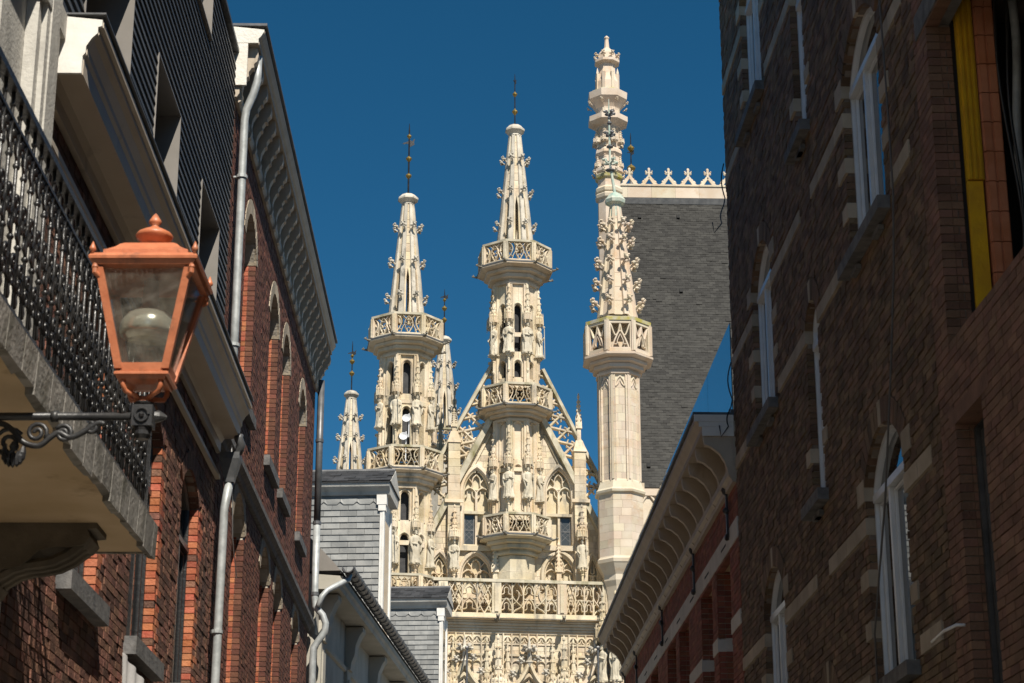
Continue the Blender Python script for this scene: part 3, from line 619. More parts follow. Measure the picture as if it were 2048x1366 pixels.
# ================================================================== RIGHT: new brick building under construction (u -12..14.35)
P = RF.pt
r0 = thing('unfinished_building', 'purple-brown new brick building with an unfinished opening showing yellow insulation', 'building', RF.pt(9,-1,0))
A, B = 8.6, 14.35
ho = [Hole(9.6,13.95,6.3,8.95), Hole(13.2,13.93,1.0,5.7)]
w_ = mortar(RF, -12, B, 0, 15, ho, M_mortd, r0, v0=-.19)
its = courses(RF, A, B, 3.4, 12.5, ho, M_br0, bl=.21, ch=.0667, joint=.009, jit=.003)
for h in ho: its += jambs(h, M_br0, ch=.0667, joint=.009, d0=.103, d1=.19)
lay(its, RF, w_, 300)
b = MB(); b.fbox(RF, 13.5, 14.25, -.19, .012, 8.955, 9.16); b.fbox(RF, 9.4, 13.49, -.19, .012, 8.955, 9.16); b.build('lintel', M_blue, r0)
b = MB(); b.fbox(RF, 13.0, 14.1, -.19, .003, 5.705, 5.83); b.build('lintel', M_br0, r0)
b = MB(); b.fbox(RF, 13.97, 14.3, -.225, -.192, 6.1, 9.0); b.build('membrane', M_inside, r0)
for k, (z0, z1, wv) in enumerate(((5.9,7.62,0),(7.63,9.3,.012))):
    b = MB(); b.fbox(RF, 13.92-wv, 14.3, -.345-wv, -.228, z0, z1)
    for q in range(3):
        if k: b.fbox(RF, 13.905-wv, 13.92-wv, -.34+q*.04, -.32+q*.04, z0, z1)
    b.build('insulation_board', M_yellow, r0)
for i in range(14):
    z0 = 5.9+i*.245
    b = MB(); b.fbox(RF, 13.90, 14.3, -.52, -.365, z0, z0+.236)
    for q in range(2): b.fbox(RF, 13.888, 13.90, -.51+q*.075, -.455+q*.075, z0, z0+.236)
    b.build('terracotta_block', M_terra, r0)
rw = MB()
for i in range(16):
    for j in range(12):
        rw.lump((0,0,0), .001) if False else None
        c_ = RF.pt(14.5+R.uniform(-.05,.05), -.62-i*.22+R.uniform(-.05,.05)-(j%2)*.1, 5.7+j*.3+R.uniform(-.04,.04)); rw.lump(c_, R.uniform(.1,.14), .1, R.uniform(.13,.17), .25, 7, 4)
rw.fbox(RF, 14.5, 14.7, -5, -.67, 0, 15); stuff(rw.build('rubble_wall', M_rubble, r0))
b = MB(); b.fbox(RF, 9, 14.49, -4, -.2, 5.85, 6.1); b.fbox(RF, 9, 14.49, -4, -.2, 9.2, 9.4); b.fbox(RF, 9, 14.4, -4.2, -4, 0, 15); b.fbox(RF, 9.0, 9.2, -4, -.2, 0, 15); b.build('inner_walls', M_rubble, r0)
b = MB(); b.tube([RF.pt(13.9,-.66,z_)+Vector((.03*sin(z_*3),0,0)) for z_ in [9.2-.2*i for i in range(16)]], .035, 8); b.build('conduit', M_zinc, r0, True)
b = MB(); b.tube([RF.pt(13.8,-.58+.02*sin(z_*4),z_) for z_ in [9.2-.2*i for i in range(16)]], .012, 6); b.tube([RF.pt(13.85,-.56-.05*sin(z_*2),z_) for z_ in [9.2-.2*i for i in range(16)]], .012, 6); b.build('conduit', M_iron, r0, True)
b = MB(); P = RF.pt; b.hexa([P(13.0,-.75,6.95),P(13.05,-.75,6.95),P(13.05,-1.5,7.7),P(13.0,-1.5,7.7),P(13.0,-.75,7.07),P(13.05,-.75,7.07),P(13.05,-1.5,7.82),P(13.0,-1.5,7.82)])
b.build('prop_board', M_wood, r0)
window(r0, RF, ho[1], -.16, M_board, .06)
tb = MB(); q0, q1, q2 = RF.hit(1913,1250,.06), RF.hit(1888,1262,.1), RF.hit(1864,1284,.1); tb.tube([P(q0[0],-.02,q0[1]),P(q0[0],.06,q0[1]),P(q1[0],.1,q1[1]),P(q2[0],.1,q2[1])], .012, 8); tag(tb.build('plastic_tube', M_plast, None, True), 'short bent white plastic tube sticking out of the dark brick wall', 'tube')

# ================================================================== RIGHT: dark brown brick house with white sash windows
r1 = thing('dark_brick_house', 'tall dark brown brick house with sandstone bands and white arched windows', 'house', RF.pt(19,-1,0))
A, B = 14.36, 24.6
wide = []; nar = []
for zs in (4.25, 8.15, 12.05):
    wide += [Hole(15.6,17.1,zs,zs+1.78,.36,'seg',.22), Hole(21.45,22.85,zs,zs+1.78,.36,'seg',.22)]
for zs in (6.45, 10.35): nar += [Hole(18.85,19.5,zs,zs+1.85,.22,'seg',.22)]
nar += [Hole(18.85,19.5,2.6,4.4,.22,'seg',.22)]
hs1 = wide+nar
w_ = mortar(RF, A, B, 0, 17.5, hs1, M_mortd, r1)
bands = []
def band(u0, u1, z0, z1): bands.append((u0, u1, z0, z1))
for zs in (4.25, 8.15, 12.05):
    for a, b_ in ((17.3,18.85),(19.5,21.25),(23.0,B),(A+.35,15.4)): band(a, b_, zs+.02, zs+.17)
    for a, b_ in ((17.1,18.85),(19.5,21.45),(22.85,B),(A+.3,15.6)): band(a, b_, zs+1.36, zs+1.51)
stones = []
for h in hs1:
    for dz, l, hh in ((.45,.24,.15),(.9,.34,.15),(h.z1-h.z0-.12,.3,.2)):
        if h in nar and dz == .9: continue
        for sgn, e in ((1,h.u1),(-1,h.u0)):
            a, b_ = (e, e+l) if sgn > 0 else (e-l, e); stones.append((a, b_, h.z0+dz, h.z0+dz+hh))
inside = lambda q, s: q[0] < s[1] and q[1] > s[0] and q[2] < s[3] and q[3] > s[2]
stones = [s for i_, s in enumerate(stones) if i_ % 7 != 3 and not any(inside(s, b_) for b_ in bands)]
skips = bands+stones
skips2 = []
bl_ = []
for a, b_, z0, z1 in bands:
    n = max(1, round((b_-a)/.45)); 
    for i in range(n): bl_.append((a+(b_-a)*i/n+.004, a+(b_-a)*(i+1)/n-.004, -.1, .006+R.uniform(0,.004), z0, z1, M_sand))
for a, b_, z0, z1 in stones: bl_.append((a, b_, -.23, .008+R.uniform(0,.004), z0, z1, M_sand))
its0 = courses(RF, A, B, 3.3, 16.5, hs1, M_br1, bl=.22, ch=.069, joint=.011, jit=.006)
its = []
for it in its0:
    u0, u1, z0, z1 = it[0], it[1], it[4], it[5]; zc = (z0+z1)/2; segs = [(u0, u1)]
    for a, b_, c_, d_ in skips:
        if c_-.02 < zc < d_+.02: segs = [q for x, y in segs for q in ((x, min(y, a-.006)), (max(x, b_+.006), y)) if q[1]-q[0] > .025]
    its += [(x, y)+it[2:] for x, y in segs]
for h in hs1: its += [q for q in jambs(h, M_br1, ch=.069) if not any(inside((q[0],q[1],q[4],q[5]), (s[0]-.05,s[1]+.05,s[2],s[3])) for s in stones)]
lay(its, RF, w_, 300, keep=lambda it: it[0] < 20)
lay(bl_, RF, w_, 300, 'stone_block')
for h in hs1:
    brick_arch(h, RF, M_br1, w_, 15 if h in wide else 9, .22, -.2, .006, M_sand)
    if h in wide: wd = window(r1, RF, h, -.105, M_frame, .055, h.z1-.12, [(h.c+.12, h.z0, h.z1-.12)])
    else: wd = window(r1, RF, h, -.105, M_frame, .06, h.z1-.2)
    b = MB(); b.fbox(RF, h.u0-.14, h.u1+.14, -.12, .11, h.z0-.12, h.z0-.004); b.build('sill', M_blue, wd)
    b = MB(); b.fbox(RF, h.u0+.15, h.u0+.4, .001, .05, h.z0-.2, h.z0-.152); b.fbox(RF, h.u1-.4, h.u1-.15, .001, .05, h.z0-.2, h.z0-.152); b.build('sill_bracket', M_blue, wd)
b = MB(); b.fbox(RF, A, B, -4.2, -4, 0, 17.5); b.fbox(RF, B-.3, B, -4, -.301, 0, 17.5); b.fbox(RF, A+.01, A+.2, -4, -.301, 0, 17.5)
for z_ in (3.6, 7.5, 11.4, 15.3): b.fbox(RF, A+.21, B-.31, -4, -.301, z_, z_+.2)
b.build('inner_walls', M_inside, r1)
c = MB(); c.sweep(RF, [(-.3,17),(.1,17),(.2,17.2),(.5,17.3),(.5,17.5),(-.3,17.6)], A, B); c.build('cornice', M_corn, r1)
rf = MB(); rf.prism([RF.pt(A,v,z_) for v, z_ in ((.3,17.61),(-4.5,17.61),(-4.5,19.5),(-3,19.5))], [RF.pt(B,v,z_) for v, z_ in ((.3,17.61),(-4.5,17.61),(-4.5,19.5),(-3,19.5))]); rf.build('roof', M_slate3, r1)
# cables on this wall
c = MB(); c.tube([RF.pt(15.15+.03*sin(z_*1.3)-.004*(14-z_), .06, z_) for z_ in [14-.5*i for i in range(13)]]+[RF.pt(15.2,.07,7.4),RF.pt(15.35,.1,6.7),RF.pt(15.7,.14,5.6),RF.pt(16.3,.16,4.6),RF.pt(16.6,.1,4.0),RF.pt(16.4,.05,3.2)], .009, 5)
tag(c.build('cable', M_wire, None, True), 'thin grey cable running down the dark brick house past its arched windows', 'cable')
for za, s_, gl in ((9.1,.25,'looped black wire end on the dark brick house above the glass balustrade'),(11.9,.2,'small black wire loop high on the far corner of the dark brick house')):
    c = MB(); c.tube([RF.pt(B-.02,.02+s_*.2*sin(t*pi),za+.5-t*.5) for t in [i/8 for i in range(9)]]+[RF.pt(B-.02,.04+.12*s_*sin(t*pi)*2,za-.1-.35*t) for t in [i/8 for i in range(7)]]+[RF.pt(B-.02,.18,za-.5),RF.pt(B-.02,.2,za-.35)], .009, 5); tag(c.build('cable', M_iron, None, True), gl, 'cable')

# ================================================================== RIGHT: red brick house with bracketed cornice and glass balustrade
r2 = thing('banded_brick_house', 'red brick house with white stone bands, bracketed cornice and glass roof balustrade', 'house', RF.pt(32,-1,0))
A, B = 24.62, 40.9
hw = [Hole(a, b_, 4.5, 7.3) for a, b_ in ((25.45,26.75),(27.25,28.45),(29.95,31.2),(31.7,32.9),(34.4,35.6),(36.1,37.3),(38.6,39.8))]
w_ = mortar(RF, A, B, 0, 8.1, hw, M_mort, r2, v0=-.5)
its = courses(RF, A, B, 3.6, 8.05, hw, M_br2, jit=.003)
sk = [(A,B,7.31,7.58),(A,B,6.2,6.4),(A,B,5.2,5.4)]
its = [i for i in its if not any(c_ < (i[4]+i[5])/2 < d_ for _, _, c_, d_ in sk)]
for h in hw: its += [q for q in jambs(h, M_br2, d1=.42) if not any(c_ < (q[4]+q[5])/2 < d_ for _, _, c_, d_ in sk[1:])]
lay(its, RF, w_, 300)
bl_ = []
u = A
while u < B: bl_.append((u+.004, min(u+.7,B)-.004, -.1, .012, 7.312, 7.575, M_sand)); u += .7
edges = [A]+[x for h in hw for x in (h.u0, h.u1)]+[B]
for z0, z1 in ((6.2,6.4),(5.2,5.4)):
    for a, b_ in zip(edges[::2], edges[1::2]):
        bl_.append((a, b_, -.42, .012, z0+.008, z1-.006, M_sand))
M_band = mat('white_stone_band', (.55,.52,.46), (.64,.60,.54), scale=4, piece=.1, bump=.3)
bl_ = [q[:6]+(M_band,) for q in bl_]
lay(bl_, RF, w_, 300, 'stone_block')
for h in hw:
    b = MB(); b.fbox(RF, h.u0-.1, h.u1+.1, -.45, -.101, h.z1, h.z1+.12); b.build('lintel', M_soffit, r2)
    window(r2, RF, h, -.4, M_board, .07, 6.5)
b = MB()
for k in range(9): b.fbox(RF, A+1.05+k*1.75, A+1.5+k*1.75, .0125, .015, 7.42, 7.45)
b.build('band_slots', M_inside, r2)
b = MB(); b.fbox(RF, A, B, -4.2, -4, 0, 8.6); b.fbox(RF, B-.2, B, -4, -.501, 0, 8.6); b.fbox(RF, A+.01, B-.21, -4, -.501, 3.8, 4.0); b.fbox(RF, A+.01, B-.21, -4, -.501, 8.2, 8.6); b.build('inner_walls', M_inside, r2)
TZ = 8.88
c = MB(); c.sweep(RF, [(-.3,TZ-.86),(.05,TZ-.86),(.06,TZ-.8),(.1,TZ-.76),(.1,TZ-.68),(.03,TZ-.64),(.03,TZ-.2),(-.3,TZ-.2)], A, B); c.build('frieze', M_corn, r2)
c = MB(); c.sweep(RF, [(-.3,TZ-.2),(.42,TZ-.2),(.42,TZ-.14),(.45,TZ-.11),(.50,TZ-.05),(.50,TZ-.0),(-.3,TZ+.02)], A, B+.1); co = c.build('cornice', M_corn, r2)
c = MB(); c.fbox(RF, A, B+.12, -.3, .53, TZ+.021, TZ+.06); c.build('gutter_lip', M_dzinc, co)
c = MB(); c.fbox(RF, A-.02, A-.001, .012, .52, TZ-.07, TZ+.02); c.fbox(RF, A-.014, A-.001, .012, .46, TZ-.14, TZ-.072); c.fbox(RF, A-.01, A-.001, .012, .42, TZ-.26, TZ-.142); c.build('cornice_return', M_white, co)
pf = [(.03,-.6),(.06,-.62),(.09,-.58),(.1,-.5),(.13,-.4),(.2,-.28),(.3,-.2),(.38,-.17),(.40,-.1),(.40,-.002),(.03,-.002)]
bmsh = bracket_mesh(pf, .09, M_corn); u = A+.06
bc = MB()
while u < B:
    put('bracket', bmsh, co, place(u, .002, TZ-.2, RF)); u += .78
for k in range(5):
    uu = (25.3, 28.9, 33.3, 37.9, 40.4)[k]; b = MB(); b.fbox(RF, uu-.02, uu+.02, .02, .05, 7.45, 8.1); b.lump(RF.pt(uu,.05,8.08), .05,.06,.08,.2); b.lump(RF.pt(uu,.05,7.45), .035,.04,.05,.2); b.lump(RF.pt(uu,.05,7.8), .04,.05,.05,.2); b.build('wall_anchor', M_iron, r2)
for k in range(7):
    a = A+.02+k*2.3; b = MB(); b.fbox(RF, a, a+2.28, .0, .014, TZ+.10, TZ+1.28); gl = b.build('glass_panel', M_rail_glass, r2)
b = MB(); b.fbox(RF, A, B, -.03, .04, TZ+.061, TZ+.10); b.build('glass_channel', M_dzinc, r2)
b = MB(); b.fbox(RF, A, B, -4.2, -.31, TZ-.2, TZ-.02); b.build('roof', M_lead, r2)
# ================================================================== TOWN HALL
ang = radians(8)
TF = Frame((.17, 105, 0), ang).side((sin(ang), -cos(ang), 0))
th = thing('town_hall', 'ornate cream gothic town hall with traceried gable and openwork stone turrets', 'town hall', TF.pt(0,-10,0))
def facet(C, k, r, fr):               # frame of octagon facet k (0 faces the viewer), local v measured from the facet plane
    a = k*pi/4; n = fr.n*cos(a)+fr.u*sin(a); u = fr.u*cos(a)-fr.n*sin(a)
    f = Frame((0,0,0), 0); f.o = Vector((C.x,C.y,0))+n*r; f.u = u; f.n = n; return f
def corner(C, k, r, fr):              # direction frame at octagon corner k
    a = (k+.5)*pi/4; n = fr.n*cos(a)+fr.u*sin(a); u = fr.u*cos(a)-fr.n*sin(a)
    f = Frame((0,0,0), 0); f.o = Vector((C.x,C.y,0))+n*(r/cos(pi/8)); f.u = u; f.n = n; return f
def octa(mb, C, prof, fr):            # prof (apothem, z)
    a0 = math.atan2(fr.u.y, fr.u.x)
    mb.lathe((C.x, C.y, 0), [(r/cos(pi/8), z) for r, z in prof], 8, a0+pi/8)
# ---- shared small carvings (local x sideways, y outward, z up, unit size)
b = MB(); b.tube([(0,-.3,-.45),(0,.05,-.2),(0,.45,.05),(0,.75,.35)], [.16,.15,.14,.1], 6)
for p, r in (((0,.85,.35),.3),((.3,.6,.15),.24),((-.3,.6,.15),.24),((0,.75,-.05),.22),((.18,.9,.55),.2),((-.18,.9,.55),.2)): b.lump(p, r, r, r*.8, .3)
ME_crocket = b.mesh('crocket', M_grey)
b2 = MB(); b2.merge(b, Matrix.Identity(4)); ME_crocket_pale = b2.mesh('crocket', M_pale)
b = MB(); b.tube([(0,-.4,.1),(0,.3,.05),(0,.8,.1),(0,1.1,.2)], [.2,.2,.16,.1], 7); b.lump((0,1.15,.25), .2,.28,.2,.2); b.lump((.14,1.05,.42),.08,.08,.12,.2); b.lump((-.14,1.05,.42),.08,.08,.12,.2); b.lump((.2,.4,.05),.12,.35,.16,.2); b.lump((-.2,.4,.05),.12,.35,.16,.2)
M_garg = mat('sooty_limestone', (.13,.12,.10), (.24,.22,.18), scale=4, piece=.1, bump=.5)
ME_garg = b.mesh('gargoyle', M_garg)
# canopy: base 0..1 height, radius about .2
def canopy_mb(n=6):
    b = MB(); c = (0,0,0)
    b.lathe(c, [(.10,0),(.17,.02),(.19,.05),(.19,.20),(.21,.22),(.21,.25),(.12,.28),(.10,.40),(.12,.42),(.09,.45),(.075,.58),(.09,.60),(.06,.63),(.05,.76),(.06,.78),(.03,.82),(.022,.9),(.045,.92),(.045,.95),(.01,1)], n)
    for k in range(n):
        a = 2*pi*k/n; d = Vector((cos(a), sin(a), 0)); t = Vector((-sin(a), cos(a), 0)); o = d*.175
        b.prism([o-t*.08+Vector((0,0,.06)), o+t*.08+Vector((0,0,.06)), o+Vector((0,0,.27))], [o-t*.08+d*.035+Vector((0,0,.05)), o+t*.08+d*.035+Vector((0,0,.05)), o+d*.035+Vector((0,0,.29))])
        a2 = a+pi/n; d2 = Vector((cos(a2), sin(a2), 0)); b.tube([d2*.2+Vector((0,0,-.05)), d2*.2+Vector((0,0,.1)), d2*.19+Vector((0,0,.3)), d2*.185+Vector((0,0,.36))], [.012,.022,.02,.003], 5)
        for z, r in ((.34,.125),(.46,.105),(.62,.085),(.78,.065)): b.lump(d*r+Vector((0,0,z)), .028,.028,.03,.3, 5, 3)
    return b
cmb = canopy_mb(); ME_canopy = cmb.mesh('canopy', M_old); ME_canopy_pale = cmb.mesh('canopy', M_pale)
b = MB(); b.lathe((0,0,0), [(.03,-1.0),(.07,-.9),(.05,-.8),(.05,-.35),(.08,-.3),(.06,-.25),(.12,-.1),(.17,-.04),(.18,0),(.02,.001)], 8)
for k in range(8): b.lump((.15*cos(k*pi/4), .15*sin(k*pi/4), -.08), .045,.045,.05,.3)
ME_corbel = b.mesh('statue_corbel', M_old)
b = MB(); b.lathe((0,0,0), [(.11,0),(.11,.34),(.14,.36),(.14,.40),(.1,.42),(.07,.7),(.035,.88),(.06,.9),(.06,.93),(.01,1)], 4, pi/4)
for z, r in ((.47,.11),(.56,.1),(.65,.09),(.74,.075),(.82,.06)):
    for k in range(4): b.lump((r*cos(k*pi/2+pi/4), r*sin(k*pi/2+pi/4), z), .035,.035,.03,.3,5,3)
for k in range(4):
    a = k*pi/2; d = Vector((cos(a), sin(a), 0)); t = Vector((-sin(a), cos(a), 0)); b.prism([d*.08-t*.1+Vector((0,0,.3)),d*.08+t*.1+Vector((0,0,.3)),d*.08+Vector((0,0,.52))],[d*.125-t*.1+Vector((0,0,.3)),d*.125+t*.1+Vector((0,0,.3)),d*.125+Vector((0,0,.54))])
ME_pinn = b.mesh('pinnacle', M_old)
# statues (height 1)
def statue_mb(v):
    b = MB(); rr = random.Random(v*5+3); n = 20; rs = []
    ph = [rr.uniform(0,6) for _ in range(4)]
    for z, rx, ry, fold, ox in ((0,.165,.13,.13,0),(.03,.17,.135,.15,0),(.12,.15,.12,.14,.004),(.26,.14,.115,.12,.01),(.40,.135,.11,.1,.012),(.50,.13,.105,.07,.008),(.58,.118,.1,.04,0),(.66,.13,.1,.03,0),(.74,.145,.098,.02,0),(.79,.125,.085,.01,0),(.815,.07,.06,0,0),(.83,.042,.042,0,0),(.85,.04,.04,0,0)):
        rs.append([((rx*(1+fold*sin(5*a+ph[0]+z*4)+fold*.6*sin(9*a+ph[1]-z*3)))*cos(a)+ox*(1 if v % 2 else -1), (ry*(1+fold*sin(6*a+ph[2]+z*5)))*sin(a), z) for a in [2*pi*i/n for i in range(n)]])
    b.rings(rs)
    hy = .015; b.lathe((0,hy,.915), [(.01,-.075),(.03,-.07),(.045,-.04),(.052,0),(.052,.03),(.042,.06),(.02,.075),(.005,.078)], 10, 0, .92, 1.08)
    b.lump((0,hy+.058,.905), .010,.016,.02,.05); b.lump((0,hy+.048,.865), .03,.018,.025 if v != 1 else .04,.2)      # nose, chin or beard
    b.lump((0,-.01,.93), .06,.055,.055,.12, 8, 5)
    if v == 0: b.lathe((0,.0,.97), [(.058,-.02),(.06,.0),(.05,.02),(.055,.05),(.02,.055)], 8)
    if v == 2: b.lathe((0,0,.95), [(.075,0),(.06,.02),(.03,.075),(.005,.08)], 10)
    for s in (-1, 1):
        e = (.155*s, .02, .58); hnd = ((.03*s, .135, .60+.05*s) if v != 1 else (.1*s, .13, .56+.09*s))
        b.tube([(.115*s,0,.765),(.148*s,0,.69),e,((e[0]+hnd[0])/2, .09, (e[2]+hnd[2])/2),hnd], [.042,.045,.042,.034,.02], 7); b.lump(hnd, .022,.026,.03,.15)
        b.tube([e,(.15*s,.05,.48),(.12*s,.07,.34)], [.04,.03,.01], 6)          # hanging sleeve
    if v == 0: b.box((0,.15,.63), .045,.016,.055)
    if v == 1: b.tube([(.13,.15,.0),(.105,.145,.98)], .012, 6); b.lump((.105,.145,1.0), .03,.03,.03,.1)
    b.box((0,0,-.012), .15,.12,.012)
    for s in (-1,1): b.lump((.05*s,.13,.012), .03,.05,.016,.1)
    return b
M_stat = mat('statue_limestone', (.50,.44,.33), (.63,.57,.45), scale=2, piece=.1, bump=.5, stain=((.16,.14,.11), 3, .57))
ME_stat = [statue_mb(v).mesh('statue', M_stat, False) for v in range(3)]
NSTAT = [0]
def statue(fr, u, v, z, hgt, label, group):
    k = NSTAT[0] % 3; NSTAT[0] += 1
    o = put('statue', ME_stat[k], None, place(u, v, z+.024*hgt, fr, hgt)); tag(o, label, 'statue', group); return o
# ---- balcony tracery panel (unit: x -.5...5, z 0..1)
def tracery(fr, w, h, z0, depth, m, t=.055, v=0):
    mb = MB(); t = t*h*1.05
    def L(pts, k=1.0): mb.ribbon(fr, [(x*w, z0+z*h) for x, z in smooth(pts, 5)], t*k, v-depth, v)
    oval = [(0,.0),(-.07,.14),(-.15,.34),(-.17,.58),(-.11,.80),(0,.95)]
    L(oval); L([(-x, z) for x, z in oval])
    for s in (-1, 1):
        L([(s*.5,.98),(s*.36,.84),(s*.30,.62),(s*.36,.36),(s*.46,.14),(s*.5,.05)]); L([(s*.16,.5),(s*.24,.34),(s*.30,.14),(s*.33,0)], .9)
        L([(s*.12,.80),(s*.20,.90),(s*.24,1.0)], .9)
        L([(s*.17,.58),(s*.07,.52),(s*.09,.42)], .7); L([(s*.34,.5),(s*.42,.56),(s*.42,.68)], .7); L([(s*.06,.16),(s*.05,.26),(s*.0,.30)], .7)
        L([(s*.12,.79),(s*.05,.72),(s*.0,.75)], .7); L([(s*.3,.16),(s*.38,.22),(s*.42,.2)], .7)
    return mb
def balcony(part, C, fr, r, ztop, zpb, zneck, rneck, pale=False, lichen=False):
    ms = M_pale if pale else M_old
    b = MB(); H = zpb-zneck
    D = r-rneck
    octa(b, C, [(rneck*.9,zneck-.08),(rneck+.10,zneck-.06),(rneck+.13,zneck+.06),(rneck+.02,zneck+.10*H),(rneck+.02,zneck+.2*H),(rneck+.40*D,zneck+.27*H),(rneck+.42*D,zneck+.46*H),(rneck+.34*D,zneck+.48*H),(rneck+.70*D,zneck+.55*H),(rneck+.72*D,zneck+.70*H),(rneck+.64*D,zneck+.72*H),(r+.08,zneck+.80*H),(r+.13,zneck+.84*H),(r+.13,zpb-.05),(r+.0,zpb+.02),(r-.3,zpb+.03)], fr)
    b.build('balcony_corbel', ms, part)
    if not pale: b = MB(); octa(b, C, [(r+.10,zpb-.10),(r+.155,zpb-.09),(r+.16,zpb-.02),(r+.02,zpb+.021)], fr); b.build('lead_gutter', M_lead, part)
    hgt = ztop-zpb; side = 2*r*math.tan(pi/8)
    for k in range(8):
        f = facet(C, k, r, fr); g = corner(C, k, r, fr)
        if not pale: tracery(f, side-.3, hgt*.80, zpb+hgt*.08, .2, M_grey if R.random() < .3 else ms).build('tracery_panel', ms, part)
        else:
            mb = MB(); w_ = side/2-.2; z0, z1 = zpb+.12*hgt, zpb+.82*hgt; zm = z0+.45*(z1-z0)
            holey(mb, f, -side/2+.05, side/2-.05, zpb+.02, zpb+.9*hgt, [Hole(-w_,w_,z0,z1)], -.22, 0)
            for s in (-1, 1): mb.ribbon(f, smooth([(s*w_,z1),(s*w_*.55,zm+.1),(s*w_*.2,zm+.25),(0,z1)]), .1, -.2, -.02); mb.ribbon(f, smooth([(s*w_*.85,z0),(s*w_*.7,z0+.25),(s*w_*.3,zm+.12),(0,zm+.35)]), .1, -.19, -.015); mb.ribbon(f, smooth([(s*w_*.72,z0+.2),(s*w_*.35,z0+.22),(s*w_*.3,z0+.4),(0,zm+.15)]), .06, -.17, -.03)
            mb.build('tracery_panel', ms, part)
        b = MB(); b.fbox(f, -side/2-.02, side/2+.02, -.27, .05, ztop-hgt*.10, ztop); b.build('coping', M_lichen if lichen else M_moss, part)
        b = MB(); b.fbox(f, -side/2, side/2, -.23, .015, zpb+.021, zpb+hgt*.085); b.build('plinth_rail', ms, part)
        b = MB(); b.fbox(g, -.13, .13, -.24, .045, zpb+.022, ztop-hgt*.1); b.fbox(g, -.06, .06, .046, .09, zpb+.05, ztop-hgt*.12); b.build('post', ms, part)
        if not pale: put('gargoyle', ME_garg, part, place(0, .02, zpb-.12, g, .33))
def vane(part, C, z0, z1, balls, flag, dirn, sc=1, ball_m=None):
    b = MB(); b.tube([(C.x,C.y,z0-.1),(C.x,C.y,z0+(z1-z0)*.9),(C.x,C.y,z1)], [.06*sc,.045*sc,.012], 6)
    v_ = b.build('weather_vane', M_iron, part)
    for z, r in balls: b = MB(); b.lathe((C.x,C.y,z), [(.03,-r*1.3),(.05,-r*1.1),(r*.6,-r*.7),(r,-.02),(r,.04),(r*.6,r*.6),(.05,r*.9),(.03,r*1.2)], 10); b.build('gilded_ball', ball_m or M_gold, v_)
    if flag:
        b = MB(); f = Frame((C.x,C.y,flag),0); f.u = Vector((cos(dirn), sin(dirn), 0)); f.n = Vector((-sin(dirn), cos(dirn), 0))
        pl = [(-.95,-.2),(-.75,-.12),(-.7,-.22),(-.4,-.1),(.05,-.15),(.15,-.4),(.7,-.1),(.62,.1),(.75,.5),(.6,.42),(.4,.2),(.1,.28),(-.35,.06),(-.7,-.05)]
        b.prism([f.pt(x*sc*.45,-.02,z*sc*.6) for x, z in pl], [f.pt(x*sc*.45,.02,z*sc*.6) for x, z in pl]); b.build('vane_flag', M_iron, v_)
def spire(part, C, fr, r0, z0, r1, z1, cap, tiers, slit=.42, pale=False, cs=.34):
    ms = M_pale if pale else M_grey
    def rad(t): return r0+(r1-r0)*t
    for k in range(8):
        b = MB(); g0, g1 = corner(C, k, r0, fr), corner(C, k, r1, fr); w0, w1 = r0*.17, r1*.30
        b.hexa([g0.pt(-w0,-w0*1.6,z0),g0.pt(w0,-w0*1.6,z0),g0.pt(w0*.8,.02,z0),g0.pt(-w0*.8,.02,z0),g1.pt(-w1,-w1*1.2,z1),g1.pt(w1,-w1*1.2,z1),g1.pt(w1*.8,.01,z1),g1.pt(-w1*.8,.01,z1)]); b.build('spire_rib', ms, part)
        f = lambda t, u, v: facet(C, k, rad(t)*.93, fr).pt(u*rad(t)*math.tan(pi/8), v, z0+(z1-z0)*t)
        b = MB()
        if not pale:
            for s in (-1, 1):
                b.hexa([f(0,s*.9,-.15),f(0,s*.26,-.15),f(0,s*.26,0),f(0,s*.9,0),f(slit*.8,s*.9,-.13),f(slit*.8,s*.26,-.13),f(slit*.8,s*.26,0),f(slit*.8,s*.9,0)])
                b.hexa([f(slit*.8,s*.9,-.13),f(slit*.8,s*.26,-.13),f(slit*.8,s*.26,0),f(slit*.8,s*.9,0),f(slit,s*.9,-.1),f(slit,0,-.1),f(slit,0,0),f(slit,s*.9,0)])
            lo = slit
        else: lo = 0
        n_ = 8
        for i in range(n_):
            t0 = lo+(1-lo)*i/n_; t1 = lo+(1-lo)*(i+1)/n_-.003
            b.hexa([f(t0,-.93,-.12),f(t0,.93,-.12),f(t0,.93,0),f(t0,-.93,0),f(t1,-.93,-.1),f(t1,.93,-.1),f(t1,.93,0),f(t1,-.93,0)])
        b.build('spire_panel', M_old if not pale else M_pale, part)
    for t in tiers:
        for k in range(8):
            g = corner(C, k, rad(t), fr); put('crocket', ME_crocket_pale if pale else ME_crocket, part, place(0, 0, z0+(z1-z0)*t, g, cs*R.uniform(.9,1.1)))
    if cap:
        b = MB(); h = cap[1]; q = cap[0]; octa(b, C, [(r1*.95,z1-.02),(r1*1.12,z1+.02*h),(r1*1.0,z1+.14*h),(q*.9,z1+.36*h),(q,z1+.42*h),(q,z1+.56*h),(q*.86,z1+.66*h),(q*.62,z1+.88*h),(q*.2,z1+h)], fr); b.build('spire_cap', M_grey if not pale else M_pale, part)
